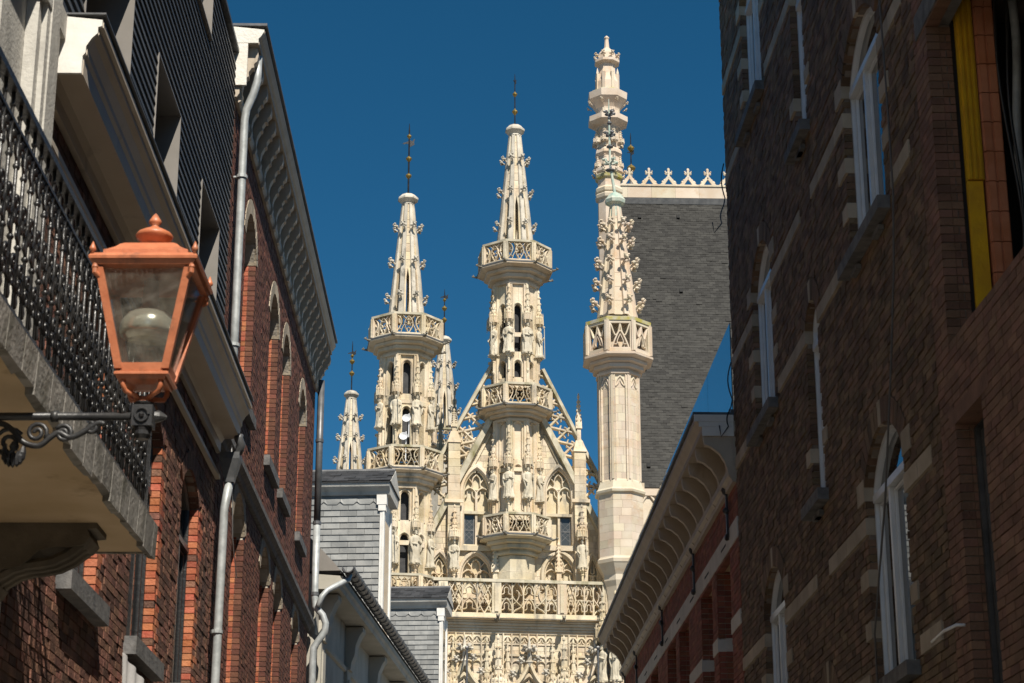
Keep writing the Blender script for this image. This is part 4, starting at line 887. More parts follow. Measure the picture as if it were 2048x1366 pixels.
def shaft(part, C, fr, r, z0, z1, lanc, name='shaft', fullcore=True, pier=True):
    side = 2*r*math.tan(pi/8); b = MB()
    for k in range(8):
        f = facet(C, k, r*.96, fr); H = z1-z0
        n_ = max(3, int(H/.42))
        holes = [Hole(-side*.2, side*.2, z0+a*H, z0+c_*H, side*.24, 'point') for a, c_ in lanc] if k in (0,1,7) else []
        holey(b, f, -side*.44, side*.44, z0, z1, holes, -.35, 0, 6)
        for h in holes: b.ribbon(f, [(h.u0-.05,h.z0)]+h.outline(6,.06)+[(h.u1+.05,h.z0)], .09, -.05, .05)
        b.fbox(f, -side*.3, side*.3, -.02, .05, z0+.48*H, z0+.52*H) if len(lanc) > 1 else None
    o = b.build(name, M_old, part)
    b = MB(); octa(b, C, [(r*.62,z0),(r*.62,z1)], fr); b.build('shade_core', M_slate3, part)  # near-black tube added inside the shaft so its lancets read as deep shade
    if pier:
        for k in range(8):
            g = corner(C, k, r, fr); b = MB(); b.fbox(g, -.17, .17, -.3, .03, z0, z1); b.fbox(g, -.07, .07, .031, .1, z0, z1); b.build('corner_pier', M_old, part)
    return o
def niche_row(part, C, fr, r, zcan0, zcan1, zst0, label, group, ks=(-2,-1,0,1), out=.12):
    for k in range(-4, 4):
        g = corner(C, k, r, fr); hc_ = zcan1-zcan0
        put('canopy', ME_canopy, part, place(0, out, zcan0, g, hc_*.58, None, hc_))
        put('statue_corbel', ME_corbel, part, place(0, out, zst0, g, (zcan0-zst0)*.55, None, (zcan0-zst0)*.55))
        if k in ks: statue(g, 0, out, zst0, (zcan0-zst0)*.99, label, group)
def turret(px, v, py=700):
    u, _ = TF.hit(px, py, v); C = TF.pt(u, v, 0); Y = C.y
    def RZ(y, hw): r = hw*mpp(y, Y); return r, zat(y, Y-r)
    return u, C, Y, RZ
# ---------------- corner turret (A)
uA, C, Y, RZ = turret(811, 0)
pa = MB(); octa(pa, C, [(1.35,0),(1.35,RZ(1180,50)[1])], TF); ta = pa.build('corner_turret', M_old, th)
r0, z0 = RZ(640,33)[0], zat(628, Y-1.0); spire(ta, C, TF, 34*mpp(620,Y), z0, 11.5*mpp(410,Y), zat(411,Y), (19.5*mpp(400,Y), zat(388,Y)-zat(411,Y)), (.16,.47,.78), cs=.36)
vane(ta, C, zat(390,Y), zat(247,Y), [(zat(352,Y),.17),(zat(318,Y),.17),(zat(273,Y),.13)], zat(286,Y), .3)
rb, zt_ = RZ(624,69); _, zp = RZ(668,69); rn, zn = RZ(708,46)
balcony(ta, C, TF, rb, zt_, zp, zn, rn)
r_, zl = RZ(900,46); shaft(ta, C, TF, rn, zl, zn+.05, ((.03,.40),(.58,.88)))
niche_row(ta, C, TF, rn, RZ(788,54)[1], RZ(716,54)[1], RZ(850,54)[1], 'weathered robed stone statue between the two balconies of the corner turret', 'statues on the corner turret')
rb, zt_ = RZ(889,73); _, zp = RZ(934,73); rn2, zn = RZ(974,50)
balcony(ta, C, TF, rb, zt_, zp, zn, rn2)
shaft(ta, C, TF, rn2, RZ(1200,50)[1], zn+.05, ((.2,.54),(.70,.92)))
niche_row(ta, C, TF, rn2, RZ(1058,58)[1], RZ(985,58)[1], RZ(1128,58)[1], 'robed stone statue below the lower balcony of the corner turret', 'lower statues on the corner turret', ks=(-1,0,1))
rb, zt_ = RZ(1146,76); _, zp = RZ(1192,76); balcony(ta, C, TF, rb, zt_, zp, RZ(1240,55)[1], 55*mpp(1240,Y))
# floodlight dishes on the corner turret
for py, px_ in ((837,813),(873,807)):
    f = facet(C, 0, rn+.75, TF); uu, zz_ = f.hit(px_, py, 0); b = MB(); b.lathe((0,0,0), [(.03,-.05),(.13,-.03),(.22,.05),(.23,.07),(.21,.06),(.12,-.01),(.02,-.03)], 14)
    M_ = Matrix.Translation(f.pt(uu,0,zz_)) @ Matrix.Rotation(radians(75),4,'X') @ Matrix.Rotation(.6,4,'Z'); t_ = MB(); t_.merge(b, M_); t_.tube([f.pt(uu+.14,-.1,zz_-1.3 if py > 850 else zz_-1.0),f.pt(uu+.14,-.06,zz_+.3)], .03, 6); t_.tube([f.pt(uu+.14,-.06,zz_),f.pt(uu,-.02,zz_)], .025, 5)
    tag(t_.build('dish_antenna', M_plast, None), 'upper white dish on a pole in front of the corner turret lancet' if py < 850 else 'lower white dish just above the corner turret balcony', 'dish antenna', 'white dishes on the corner turret')
# ---------------- gable turret (B)
uB, C, Y, RZ = turret(1030, 0)
CB = C
pb = MB(); octa(pb, C, [(1.0,RZ(1160,30)[1]),(1.0,RZ(1110,40)[1])], TF); tb_ = pb.build('gable_turret', M_old, th)
spire(tb_, C, TF, 34*mpp(478,Y), zat(481, Y-1.0), 11.5*mpp(273,Y), zat(274,Y), (18.5*mpp(262,Y), zat(250,Y)-zat(274,Y)), (.16,.46,.76), cs=.36)
vane(tb_, C, zat(252,Y), zat(148,Y), [(zat(224,Y),.17),(zat(189,Y),.14)], zat(163,Y), 1.25, .7)
rb, zt_ = RZ(479,67); _, zp = RZ(521,67); rn, zn = RZ(566,41)
balcony(tb_, C, TF, rb, zt_, zp, zn, rn)
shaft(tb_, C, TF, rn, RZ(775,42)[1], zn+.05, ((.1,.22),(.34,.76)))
niche_row(tb_, C, TF, rn, RZ(642,50)[1], RZ(568,50)[1], RZ(706,50)[1], 'robed stone statue under a canopy above the gable apex on the tallest openwork turret', 'statues on the gable turret')
rb, zt_ = RZ(764,68); _, zp = RZ(807,68); rn, zn = RZ(840,42); balcony(tb_, C, TF, rb, zt_, zp, zn, rn)
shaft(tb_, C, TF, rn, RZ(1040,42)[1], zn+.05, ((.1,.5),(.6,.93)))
b = MB(); octa(b, C, [(rn*.88,RZ(1040,42)[1]),(rn*.88,zn)], TF); b.build('blind_panel', M_old, tb_)
niche_row(tb_, C, TF, rn, RZ(932,50)[1], RZ(858,50)[1], RZ(997,50)[1], 'robed stone statue between the arched gable windows, on the gable turret', 'statues on the gable front')
rb, zt_ = RZ(1024,66); _, zp = RZ(1066,66); rn, zn = RZ(1106,40); balcony(tb_, C, TF, rb, zt_, zp, zn, rn)
b = MB(); r_ = rn*.92; z0 = RZ(1165,38)[1]; octa(b, C, [(r_*.55,z0-.5),(r_*.8,z0),(r_*.85,z0+.15),(r_,z0+.5),(r_*1.02,z0+.62),(r_*.98,z0+.7),(r_*.98,zn-.3),(r_*.85,zn-.2),(r_*.85,zn)], TF); b.build('turret_base', M_old, tb_)
# ---------------- far turrets (C, D): the far end of the same roof
for px_, v_, yc, ys, hw, tip, balls, nm in ((705,-35,785,955,26,682,(747,723,712),'far corner turret'),(888,-35,676,858,29,578,(640,617,600),'far gable turret')):
    u, C, Y, RZ = turret(px_, v_); b = MB(); octa(b, C, [(1.2,0),(1.2,zat(ys+30,Y))], TF); t_ = b.build('rear_turret', M_grey, th)
    spire(t_, C, TF, hw*mpp(ys,Y), zat(ys,Y), 9.5*mpp(yc+12,Y), zat(yc+14,Y), (14.5*mpp(yc,Y), zat(yc-4,Y)-zat(yc+14,Y)), (.2,.49,.75), cs=.36)
    vane(t_, C, zat(yc-4,Y), zat(tip,Y), [(zat(balls[0],Y),.2),(zat(balls[1],Y),.2),(zat(balls[2],Y),.13)], zat(balls[2]-6,Y), .4, .9)
    rb, zt_ = RZ(ys-3,55); _, zp = RZ(ys+30,55); balcony(t_, C, TF, rb, zt_, zp, RZ(ys+58,36)[1], 36*mpp(ys,Y))
# ---------------- gable wall
GV = 0.0
def H(px, py, v=GV): return TF.hit(px, py, v)
apexL, apexR = H(985,832), H(1080,832); footL, footR = H(862,1062), H(1208,1078)
base = H(1030,1175)[1]
def clip(poly, a, b_):                # keep the side to the right of a->b
    out = []
    def sd_(p): return (b_[0]-a[0])*(p[1]-a[1])-(b_[1]-a[1])*(p[0]-a[0])
    for i in range(len(poly)):
        p, q = poly[i], poly[(i+1) % len(poly)]; s0, s1 = sd_(p), sd_(q)
        if s0 <= 0: out.append(p)
        if s0*s1 < 0: t = s0/(s0-s1); out.append((p[0]+(q[0]-p[0])*t, p[1]+(q[1]-p[1])*t))
    return out
uL, uR = H(850,1170)[0], H(1204,1170)[0]
gtop = apexL[1]+.6
gp = [(uL,base-2),(uL,gtop),(uR,gtop),(uR,base-2)]
gp = clip(clip(gp, footL, apexL), apexR, footR)
b = MB(); b.prism([TF.pt(u,-1.0,z) for u, z in gp], [TF.pt(u,-.3,z) for u, z in gp]); gw = b.build('gable_wall', M_old, th)
def arch_hole(pxa, pxb, ybase, yspring, yapex, v=0):
    u0, zb_ = H(pxa, ybase, v); u1, _ = H(pxb, ybase, v); zs_ = H((pxa+pxb)/2, yspring, v)[1]; za_ = H((pxa+pxb)/2, yapex, v)[1]
    return Hole(u0, u1, zb_, zs_, za_-zs_, 'point')
gwin = [arch_hole(926,979,1092,985,938), arch_hole(1092,1145,1092,985,938)]
gl_ = [arch_hole(922,982,1180,1152,1108), arch_hole(1089,1150,1180,1152,1108), arch_hole(858,898,1180,1152,1108), arch_hole(1174,1198,1180,1152,1116)]
ab = MB(); z = base-2; k = 0; ch = .33
while z < gtop:
    u = uL-(k % 2)*.35-R.uniform(0,.2)
    while u < uR:
        L_ = R.choice((.55,.7,.85)); q = [(max(u,uL),z),(max(u,uL),z+ch-.014),(min(u+L_-.014,uR),z+ch-.014),(min(u+L_-.014,uR),z)]
        u += L_
        if q[2][0]-q[0][0] < .05: continue
        parts_ = [q]
        for h in gwin+gl_:
            sp = h.span(z+ch/2, .0)
            if sp:
                new = []
                for pq in parts_:
                    x0, x1 = pq[0][0], pq[2][0]
                    for c0, c1 in ((x0, min(x1, sp[0])), (max(x0, sp[1]), x1)):
                        if c1-c0 > .04: new.append([(c0,z),(c0,z+ch-.014),(c1,z+ch-.014),(c1,z)])
                parts_ = new
        for pq in parts_:
            pq = clip(clip(pq, footL, apexL), apexR, footR)
            if len(pq) > 2:
                j = R.uniform(-.008,.008); ab.prism([TF.pt(u_,-.3,z_) for u_, z_ in pq], [TF.pt(u_,j,z_) for u_, z_ in pq])
    z += ch; k += 1
stuff(ab.build('ashlar', M_old, gw))
def gothic_window(h, part, glass=None, depth=.3):
    b = MB(); b.ribbon(TF, [(h.u0-.1,h.z0)]+h.outline(10,.12)+[(h.u1+.1,h.z0)], .24, -.1, .16, .5); b.ribbon(TF, [(h.u0-.02,h.z0)]+h.outline(10,-.02)+[(h.u1+.02,h.z0)], .12, -.2, .03, .5); b.build('hood_mould', M_old, part)
    b = MB(); w = h.u1-h.u0; a = w/2
    zsub = h.z1-.05
    for s in (-1, 1):
        hh = Hole(h.c-a if s < 0 else h.c, h.c if s < 0 else h.c+a, h.z0, zsub-.1, a*.62, 'point')
        b.ribbon(TF, hh.outline(6), .1, -.28, -.08)
        for q in (-1, 1): b.ribbon(TF, smooth([(hh.c+q*hh.a*.95, zsub-.3), (hh.c+q*hh.a*.45, zsub-.12), (hh.c+q*hh.a*.35, zsub+.12)]), .07, -.28, -.12)
        b.ribbon(TF, smooth([(h.c+s*a*.62,h.top(h.c+a*.62)-.05),(h.c+s*a*.30,h.z1+.40*h.h),(h.c+s*a*.34,h.z1+.20*h.h),(h.c,h.z1+.12*h.h)]), .08, -.28, -.1)
        b.ribbon(TF, smooth([(h.c+s*a*.30,h.z1+.42*h.h),(h.c+s*a*.25,h.z1+.62*h.h),(h.c,h.z1+.78*h.h)]), .08, -.28, -.1)
    b.fbox(TF, h.c-.06, h.c+.06, -.28, -.06, h.z0, zsub+.1); b.build('window_tracery', M_old, part)
for i, h in enumerate(gwin):
    gothic_window(h, gw); zc = H(950,1025)[1]
    b = MB(); b.fbox(TF, h.u0, h.u1, -.29, .02, zc-.08, zc+.08); b.fbox(TF, h.u0-.2, h.u1+.2, -.1, .22, h.z0-.28, h.z0); b.build('window_rail', M_old, gw)
    u0, u1 = (h.u0+.1, h.c-.12) if i == 0 else (h.c+.12, h.u1-.1)
    b = MB(); b.fbox(TF, u0, u1, -.295, -.22, h.z0+.02, zc-.1); pn = b.build('leaded_pane', M_leaded, gw)
    b = MB(); b.ribbon(TF, [(u0,h.z0+.02),(u0,zc-.1),(u1,zc-.1),(u1,h.z0+.02)], .07, -.25, -.19, .8, True); b.fbox(TF, u0, u1, -.22, -.195, (h.z0+zc)/2-.04, (h.z0+zc)/2+.02)
    n_ = 7
    for k in range(-4, n_):
        za = h.z0+k*.28
        for s in (1, -1):
            p = [(u0,za),(u1,za+.5)] if s > 0 else [(u0,za+.5),(u1,za)]
            if p[0][1] > h.z0 and p[1][1] > h.z0 and max(p[0][1],p[1][1]) < zc-.1: b.ribbon(TF, p, .022, -.22, -.21)
    b.build('lead_lattice', M_lead, pn)
for h in gl_: gothic_window(h, gw)
# copings on the slopes and the open tracery above them
for a, b_, nm in ((footL, apexL, 'L'), (apexR, footR, 'R')):
    m_ = MB(); m_.ribbon(TF, [a, b_], .42, -.9, .35, .7); m_.build('gable_coping', M_moss, gw)
    inn = 1 if nm == 'L' else -1
oL = (H(897,884), H(986,726)); oR = (H(1086,738), H(1204,965))
oLf = (H(838,990), oL[1])
for (a, b_), (ia, ib), s in (((oLf[0], oLf[1]), (footL, apexL), 1), (oR, (apexR, footR), -1)):
    m_ = MB(); m_.ribbon(TF, [a, b_], .26, -.45, .05, .6); m_.build('raking_bar', M_moss, gw)
    tb2 = MB()
    if s == 1: ox_ = lambda y: 986-(y-726)*148/264; ix_ = lambda y: 985-(y-832)*123/230
    else: ox_ = lambda y: 1086+(y-738)*118/227; ix_ = lambda y: 1080+(y-832)*128/246
    y = 738
    while y < (985 if s == 1 else 985):
        for p, q in ((H(ix_(y),y), H(ox_(y+15),y+15)), (H(ox_(y),y), H(ix_(y+36),y+36))):
            tb2.ribbon(TF, [p, q], .15, -.35, -.08); dx, dz = q[0]-p[0], q[1]-p[1]; l_ = sqrt(dx*dx+dz*dz)
            for t in (.22,.5,.78):
                m0 = (p[0]+dx*t, p[1]+dz*t)
                for w_ in (-1,1): tb2.ribbon(TF, [m0, (m0[0]-w_*dz/l_*.13, m0[1]+w_*dx/l_*.13), (m0[0]-w_*dz/l_*.24+dx/l_*.03, m0[1]+w_*dx/l_*.24+dz/l_*.03)], .09, -.3, -.12)
        y += 28
    tb2.build('openwork_tracery', M_old, gw)
    m_ = MB(); m_.ribbon(TF, [H(946,934), H(981,868)] if s == 1 else [H(1089,872), H(1120,934)], .13, -.05, .1); m_.build('gable_rib', M_old, gw)
# shoulder buttresses with canopies, statues and pinnacles
for px_, ytop, ypin in ((909,882,815),(1160,900,784)):
    u, zt_ = H(px_, ytop, .35); _, zb_ = H(px_, 1180, .35); b = MB()
    for i in range(int((zt_-zb_)/.45)): b.fbox(TF, u-.32, u+.32, -.3, .38+R.uniform(-.005,.005), zb_+i*.45, zb_+i*.45+.437)
    zt2 = zb_+int((zt_-zb_)/.45)*.45
    b.prism([TF.pt(u-.38,-.35,zt2),TF.pt(u+.38,-.35,zt2),TF.pt(u+.38,.44,zt2),TF.pt(u-.38,.44,zt2)], [TF.pt(u-.18,-.15,zt2+.7),TF.pt(u+.18,-.15,zt2+.7),TF.pt(u+.18,.15,zt2+.7),TF.pt(u-.18,.15,zt2+.7)]); bt = b.build('buttress', M_old, th)
    b = MB(); b.fbox(TF, u-.5, u+.5, .385, .5, H(px_,1003,.4)[1]-.06, H(px_,1003,.4)[1]+.12); b.build('buttress_moulding', M_old, bt)
    zp_ = H(px_, ypin, 0)[1]; hp_ = zp_-zt2-.55; put('pinnacle', ME_pinn, bt, place(u, 0, zt2+.5, TF, 1.35, None, hp_))
    zc0 = H(px_,1078,.75)[1]; zc1 = H(px_,1008,.75)[1]; put('canopy', ME_canopy, bt, place(u, .7, zc0, TF, (zc1-zc0)*.75, None, zc1-zc0)); zs0 = H(px_,1138,.75)[1]
    put('statue_corbel', ME_corbel, bt, place(u, .7, zs0, TF, 1.2, None, 1.1)); statue(TF, u, .7, zs0, (zc0-zs0)*.97, 'robed stone statue on the gable shoulder buttress '+('beside the corner turret' if px_ < 1000 else 'beside the pale sandstone turret'), 'statues on the gable shoulders')
for px_ in (990, 1118):
    u, zb_ = H(px_,1172,.5); zt_ = H(px_,1082,.5)[1]; put('pinnacle', ME_pinn, th, place(u, .45, zb_, TF, 1.6, None, zt_-zb_))
for px_, y0, y1 in ((905,770,835),(926,775,850)): pass
# ---------------- parapet gallery
PV = 1.25
def HP(px, py): return TF.hit(px, py, PV)
zt_ = HP(1057,1160)[1]; zb_ = HP(1057,1236)[1]; hp_ = zt_-zb_
xs = [HP(x,1200)[0] for x in (780, 886, 993, 1124, 1214)]
b = MB(); b.fbox(TF, xs[0], xs[-1], PV-.4, PV+.08, zt_-.16, zt_); par = b.build('parapet', M_moss, th)
b = MB(); b.fbox(TF, xs[0], xs[-1], PV-.35, PV+.03, zb_, zb_+.22); b.build('parapet_rail', M_old, par)
for i, u in enumerate(xs):
    b = MB(); b.fbox(TF, u-.24, u+.24, PV-.33, PV+.05, zb_+.221, zt_-.161); b.fbox(TF, u-.1, u+.1, PV+.051, PV+.11, zb_+.3, zt_-.25); b.build('parapet_post', M_old, par)
    if 0 < i < 4: put('gargoyle', ME_garg, par, place(u, PV+.1, zb_-.2, TF, .5))
def cell(kind, w, h, uc, z0):
    mb = MB(); t = .085
    def L(pts, k=1): mb.ribbon(TF, [(uc+x*w, z0+z*h) for x, z in smooth(pts, 5)], t*k, PV-.28, PV-.04)
    if kind == 0:
        for s in (-1,1):
            L([(s*.5,1),(s*.2,.74),(0,.5)]); L([(0,.5),(s*.25,.3),(s*.5,.0)]); L([(s*.5,.5),(s*.25,.75),(0,1.0)]); L([(s*.5,.5),(s*.25,.2),(0,0)])
            L([(s*.24,.5),(s*.14,.56),(s*.10,.68)],.7); L([(s*.24,.5),(s*.14,.44),(s*.10,.32)],.7); L([(s*.1,.68),(0,.62),(-s*.1,.68)],.6); L([(s*.1,.3),(0,.38),(-s*.1,.3)],.6); L([(s*.48,.2),(s*.36,.1),(s*.22,.12)],.6); L([(s*.48,.8),(s*.36,.9),(s*.22,.88)],.6)
    elif kind == 1:
        for s in (-1,1):
            L([(s*.5,0),(s*.48,.18),(s*.3,.38),(0,.5)]); L([(s*.5,.5),(s*.48,.66),(s*.3,.88),(0,1)]); L([(s*.45,.12),(s*.2,.16),(s*.2,.3),(0,.36)],.7); L([(s*.45,.62),(s*.2,.66),(s*.2,.8),(0,.86)],.7); L([(s*.5,.5),(s*.3,.46),(0,.5)],.8)
    else:
        s = 1 if kind == 2 else -1
        L([(s*.5,.0),(s*.42,.2),(-s*.1,.38),(-s*.45,.55),(-s*.5,.8),(-s*.2,1)]); L([(-s*.5,.0),(-s*.2,.12),(s*.2,.2),(s*.45,.35),(s*.5,.6)]); L([(s*.5,.6),(s*.3,.85),(0,1)]); L([(-s*.1,.4),(s*.1,.55),(s*.05,.72),(-s*.15,.75)],.7); L([(-s*.4,.1),(-s*.4,.3),(-s*.2,.36)],.7); L([(s*.45,.62),(s*.25,.6),(s*.12,.7)],.6)
    mb.ribbon(TF, [(uc-w*.5,z0),(uc-w*.5,z0+h)], .1, PV-.29, PV-.03); return mb
pat = [[1,0,1,0],[0,1,0],[1,2,1,3,1],[0,1,1,2]]
for (a, b_), kinds in zip(zip(xs, xs[1:]), pat):
    a += .24; b_ -= .24; w_ = (b_-a)/len(kinds)
    for i, kd in enumerate(kinds): cell(kd, w_, hp_-.38, a+w_*(i+.5), zb_+.22).build('tracery_panel', M_old, par)
# cornice, frieze and the storey below
WV = .82
def HW(px, py): return TF.hit(px, py, WV)
z1 = zb_-.001; zc = TF.hit(1057,1268,WV+.1)[1]; Hc = z1-zc
b = MB(); pf = [(WV-.5,zc),(WV+.06,zc)]; vv_ = WV+.06
for q0, q1, dv in ((0,.13,0),(.16,.30,.07),(.34,.47,.06),(.52,.66,.08),(.72,.80,.06)):
    vv_ += dv; pf += [(vv_, zc+q0*Hc), (vv_, zc+q1*Hc)] if q0 else [(vv_, zc+q1*Hc)]
    pf += [(vv_-.06, zc+(q1+.02)*Hc)]
b.sweep(TF, pf+[(PV+.14,zc+.88*Hc),(PV+.16,z1-.06),(PV,z1),(-.3,z1)], xs[0], xs[-1]); b.build('cornice', M_old, th)
b = MB(); b.sweep(TF, [(PV+.1,zc+.89*Hc),(PV+.2,zc+.92*Hc),(PV+.2,z1-.08),(PV+.1,z1-.04)], xs[0], xs[-1]); b.build('gutter_moulding', M_lead, th)
zbot = 0
bays = [(HW(928,1300)[0]), (HW(1057,1300)[0]), (HW(1188,1300)[0])]
wv_ = HW(1112,1366)[0]-HW(1003,1366)[0]
zap = HW(1057,1340)[1]; og = [Hole(u-wv_*.40, u+wv_*.40, zap-9, zap-2.3, 2.0, 'point') for u in bays]
b = MB(); holey(b, TF, xs[0], xs[-1], zbot, zc, og, WV-.8, WV-.25); fw = b.build('facade_wall', M_old, th)
ab = MB(); z = zap-5; k = 0
while z < zc-.02:
    u = xs[0]-(k%2)*.3
    while u < xs[-1]:
        L_ = R.choice((.5,.62,.75)); segs = [(max(u,xs[0]), min(u+L_-.012, xs[-1]))]; u += L_; zt2 = min(z+.4-.012, zc-.001)
        for h in og:
            sp = h.span(z+.2)
            if sp: segs = [q for x, y in segs for q in ((x, min(y, sp[0])), (max(x, sp[1]), y)) if q[1]-q[0] > .04]
        for x, y in segs:
            if y-x > .04: ab.fbox(TF, x, y, WV-.25, WV+R.uniform(-.006,.006), z, zt2)
    z += .4; k += 1
stuff(ab.build('ashlar', M_old, fw))
zf0 = HW(1057,1287)[1]; zf1 = HW(1057,1268)[1]; zr = HW(1057,1318)[1]
fz = MB(); pw = wv_/6.4
for uc in bays:
    for i in range(-3, 3):
        u0 = uc+i*pw; h = Hole(u0, u0+pw, zf0, zf0+.05, pw*.62, 'point')
        fz.ribbon(TF, h.outline(6), .10, WV-.02, WV+.13); fz.ribbon(TF, [(u0,zf1),(u0,zap-5)], .09, WV-.02, WV+.11)
        for s in (-1, 1): fz.ribbon(TF, smooth([(h.c+s*pw*.42,zf0),(h.c+s*pw*.14,zf0+.08),(h.c,zf0+.34)]), .07, WV-.02, WV+.08)
        h2_ = Hole(u0, u0+pw, zr-.4, zr-.35, pw*.5, 'point'); fz.ribbon(TF, h2_.outline(5), .08, WV-.02, WV+.10)
    fz.fbox(TF, uc-3.1*pw, uc+3.1*pw, WV-.02, WV+.09, zr+.12, zr+.24); fz.fbox(TF, uc-3.1*pw, uc+3.1*pw, WV-.02, WV+.06, zf0-.1, zf0-.02)
fz.build('blind_arcade', M_old, fw)
for uc, h in zip(bays, og):
    a = wv_*.44; zs_ = zap-1.9
    ogee = smooth([(uc-a*1.02,zap-2.6),(uc-a*.92,zap-1.75),(uc-a*.62,zap-1.0),(uc-a*.3,zap-.45),(uc-a*.1,zap+.05),(uc,zap+.55)], 5)
    ogee = ogee+[(2*uc-u, z) for u, z in reversed(ogee[:-1])]
    b = MB(); b.ribbon(TF, ogee, .26, WV-.02, WV+.42, .4)
    b.ribbon(TF, [(h.u0,h.z0)]+h.outline(10)+[(h.u1,h.z0)], .34, WV-.35, WV+.25, .4); b.ribbon(TF, [(h.u0+.25,h.z0)]+h.outline(10,-.25)+[(h.u1-.25,h.z0)], .2, WV-.5, WV+.05, .4); oa = b.build('ogee_arch', M_old, fw)
    for t in (.25,.5,.78,1.22,1.5,1.75):
        i = int(t*(len(ogee)-1)/2); p = ogee[i]; s = -1 if t < 1 else 1
        for q in range(3): pass
        put('crocket', ME_crocket, oa, place(p[0]+s*.3, WV+.25, p[1]+.35, TF, .42))
    b = MB(); zf = zap+.1; c_ = TF.pt(uc, WV+.3, zf); b.lathe(c_, [(.1,0),(.18,.2),(.22,.25),(.14,.34),(.11,.7),(.13,.9),(.08,1.2),(.02,1.6)], 8)
    for k in range(8): a_ = k*pi/4; b.lump((c_.x+.34*cos(a_), c_.y+.34*sin(a_), c_.z+(1.05 if k % 2 else .9)), .12,.12,.11,.4); b.lump((c_.x+.2*cos(a_), c_.y+.2*sin(a_), c_.z+.88), .09,.09,.12,.3)
    b.build('finial', M_grey, oa)
    b = MB(); b.fbox(TF, h.u0, h.u1, WV-.72, WV-.66, h.z0, h.z1+h.h-.3); b.build('window_pane', M_leaded, fw)
    gh = Hole(h.u0+.3, h.u1-.3, h.z0, h.z1-.1, h.h-.4, 'point'); b = MB(); w_ = gh.a
    for s in (-1,1):
        sub = Hole(min(gh.c,gh.c+s*w_), max(gh.c,gh.c+s*w_), h.z0, gh.z1-.3, w_*.6, 'point'); b.ribbon(TF, sub.outline(6), .12, WV-.65, WV-.45)
        b.ribbon(TF, smooth([(gh.c+s*w_*.6,gh.z1+.55*gh.h),(gh.c+s*w_*.2,gh.z1+.35*gh.h),(gh.c,gh.z1+.1*gh.h)]), .1, WV-.65, WV-.45)
    b.fbox(TF, gh.c-.07, gh.c+.07, WV-.65, WV-.44, h.z0, gh.z1); b.build('window_tracery', M_old, fw)
# clustered buttress pinnacles between the bays
for px_ in (993, 1124, 884):
    u = HW(px_,1300)[0]; zt2 = zc-.02; b = MB(); b.fbox(TF, u-.28, u+.28, WV-.02, WV+.5, 0, zt2-2.4); b.fbox(TF, u-.12, u+.12, WV+.501, WV+.7, 0, zt2-2.6)
    for s in (-.55, .55): b.fbox(TF, u+s-.13, u+s+.13, WV-.02, WV+.25, 0, zt2-2.9)
    bt = b.build('buttress', M_old, fw)
    put('canopy', ME_canopy, bt, place(u, WV+.62, zt2-3.3, TF, 2.1, None, 3.2))
    for s in (-.55,.55): put('canopy', ME_canopy, bt, place(u+s, WV+.3, zt2-3.4, TF, 1.4, None, 3.2)); put('pinnacle', ME_pinn, bt, place(u+s*1.0, WV+.45, zt2-6.4, TF, 1.3, None, 2.6))
    put('canopy', ME_canopy, bt, place(u, WV+.8, zt2-6.6, TF, 1.8, None, 3.0))
# thin lamp poles on the facade
for px_ in (934, 1196):
    u, z_ = TF.hit(px_, 1296, 2.4); b = MB(); b.tube([TF.pt(u,2.4,z_-6),TF.pt(u,2.4,z_)], .05, 6); b.tube([TF.pt(u,2.4,z_-.02),TF.pt(u,1.2,z_-.3)], .04, 6); b.lump(TF.pt(u,2.4,z_+.02), .12,.12,.1,.1); b.build('flag_pole', M_dzinc, th)
# main roof and body behind the gable
zr_ = apexL[1]-1.5
b = MB(); b.prism([TF.pt(u,-1.01,z) for u, z in ((uL+.4,0),(uR-.4,0),(uR-.4,base),(0.2,zr_),(uL+.4,base))], [TF.pt(u,-34,z) for u, z in ((uL+.4,0),(uR-.4,0),(uR-.4,base),(0.2,zr_),(uL+.4,base))]); b.build('main_roof', M_slate, th)
# small pinnacle group beside the rear turret
for px_, v_, y0, y1, s_w in ((908,-6,860,768,1.3),(880,-7,900,770,1.3)):
    u, z0 = TF.hit(px_, y0+60, v_); z1_ = TF.hit(px_, y1, v_)[1]; put('pinnacle', ME_pinn, th, place(u, v_, z0-1.5, TF, s_w*1.2, None, z1_-z0+1.5))
# ================================================================== GUILD HALL with slate roof and crest
ang = radians(2)
GF = Frame((5.9, 104.6, 0), ang).side((sin(ang), -cos(ang), 0))
gh_ = thing('guild_hall', 'pale sandstone neo-gothic hall with steep dark slate roof, crested ridge and octagonal turret', 'hall', GF.pt(4,-8,0))
u, _ = GF.hit(1237, 800, 0); C = GF.pt(u, 0, 0); Y = C.y
def RZ(y, hw): r = hw*mpp(y, Y); return r, zat(y, Y-r)
r1_, zA = RZ(1112,46); rS, zS = RZ(745,39); _, zcol = RZ(978,44)
b = MB(); octa(b, C, [(r1_*.5,0),(r1_*.62,20),(r1_*.62,zA-2.2),(r1_*.7,zA-1.5),(r1_*.78,zA-1.2),(r1_*.78,zA-.9),(r1_*1.0,zA-.35),(r1_*1.04,zA-.28),(r1_*1.06,zA-.1),(r1_*.98,zA),(r1_*.95,zA+.1)], GF); te = b.build('sandstone_turret', M_pale, gh_)
ME_block = {}
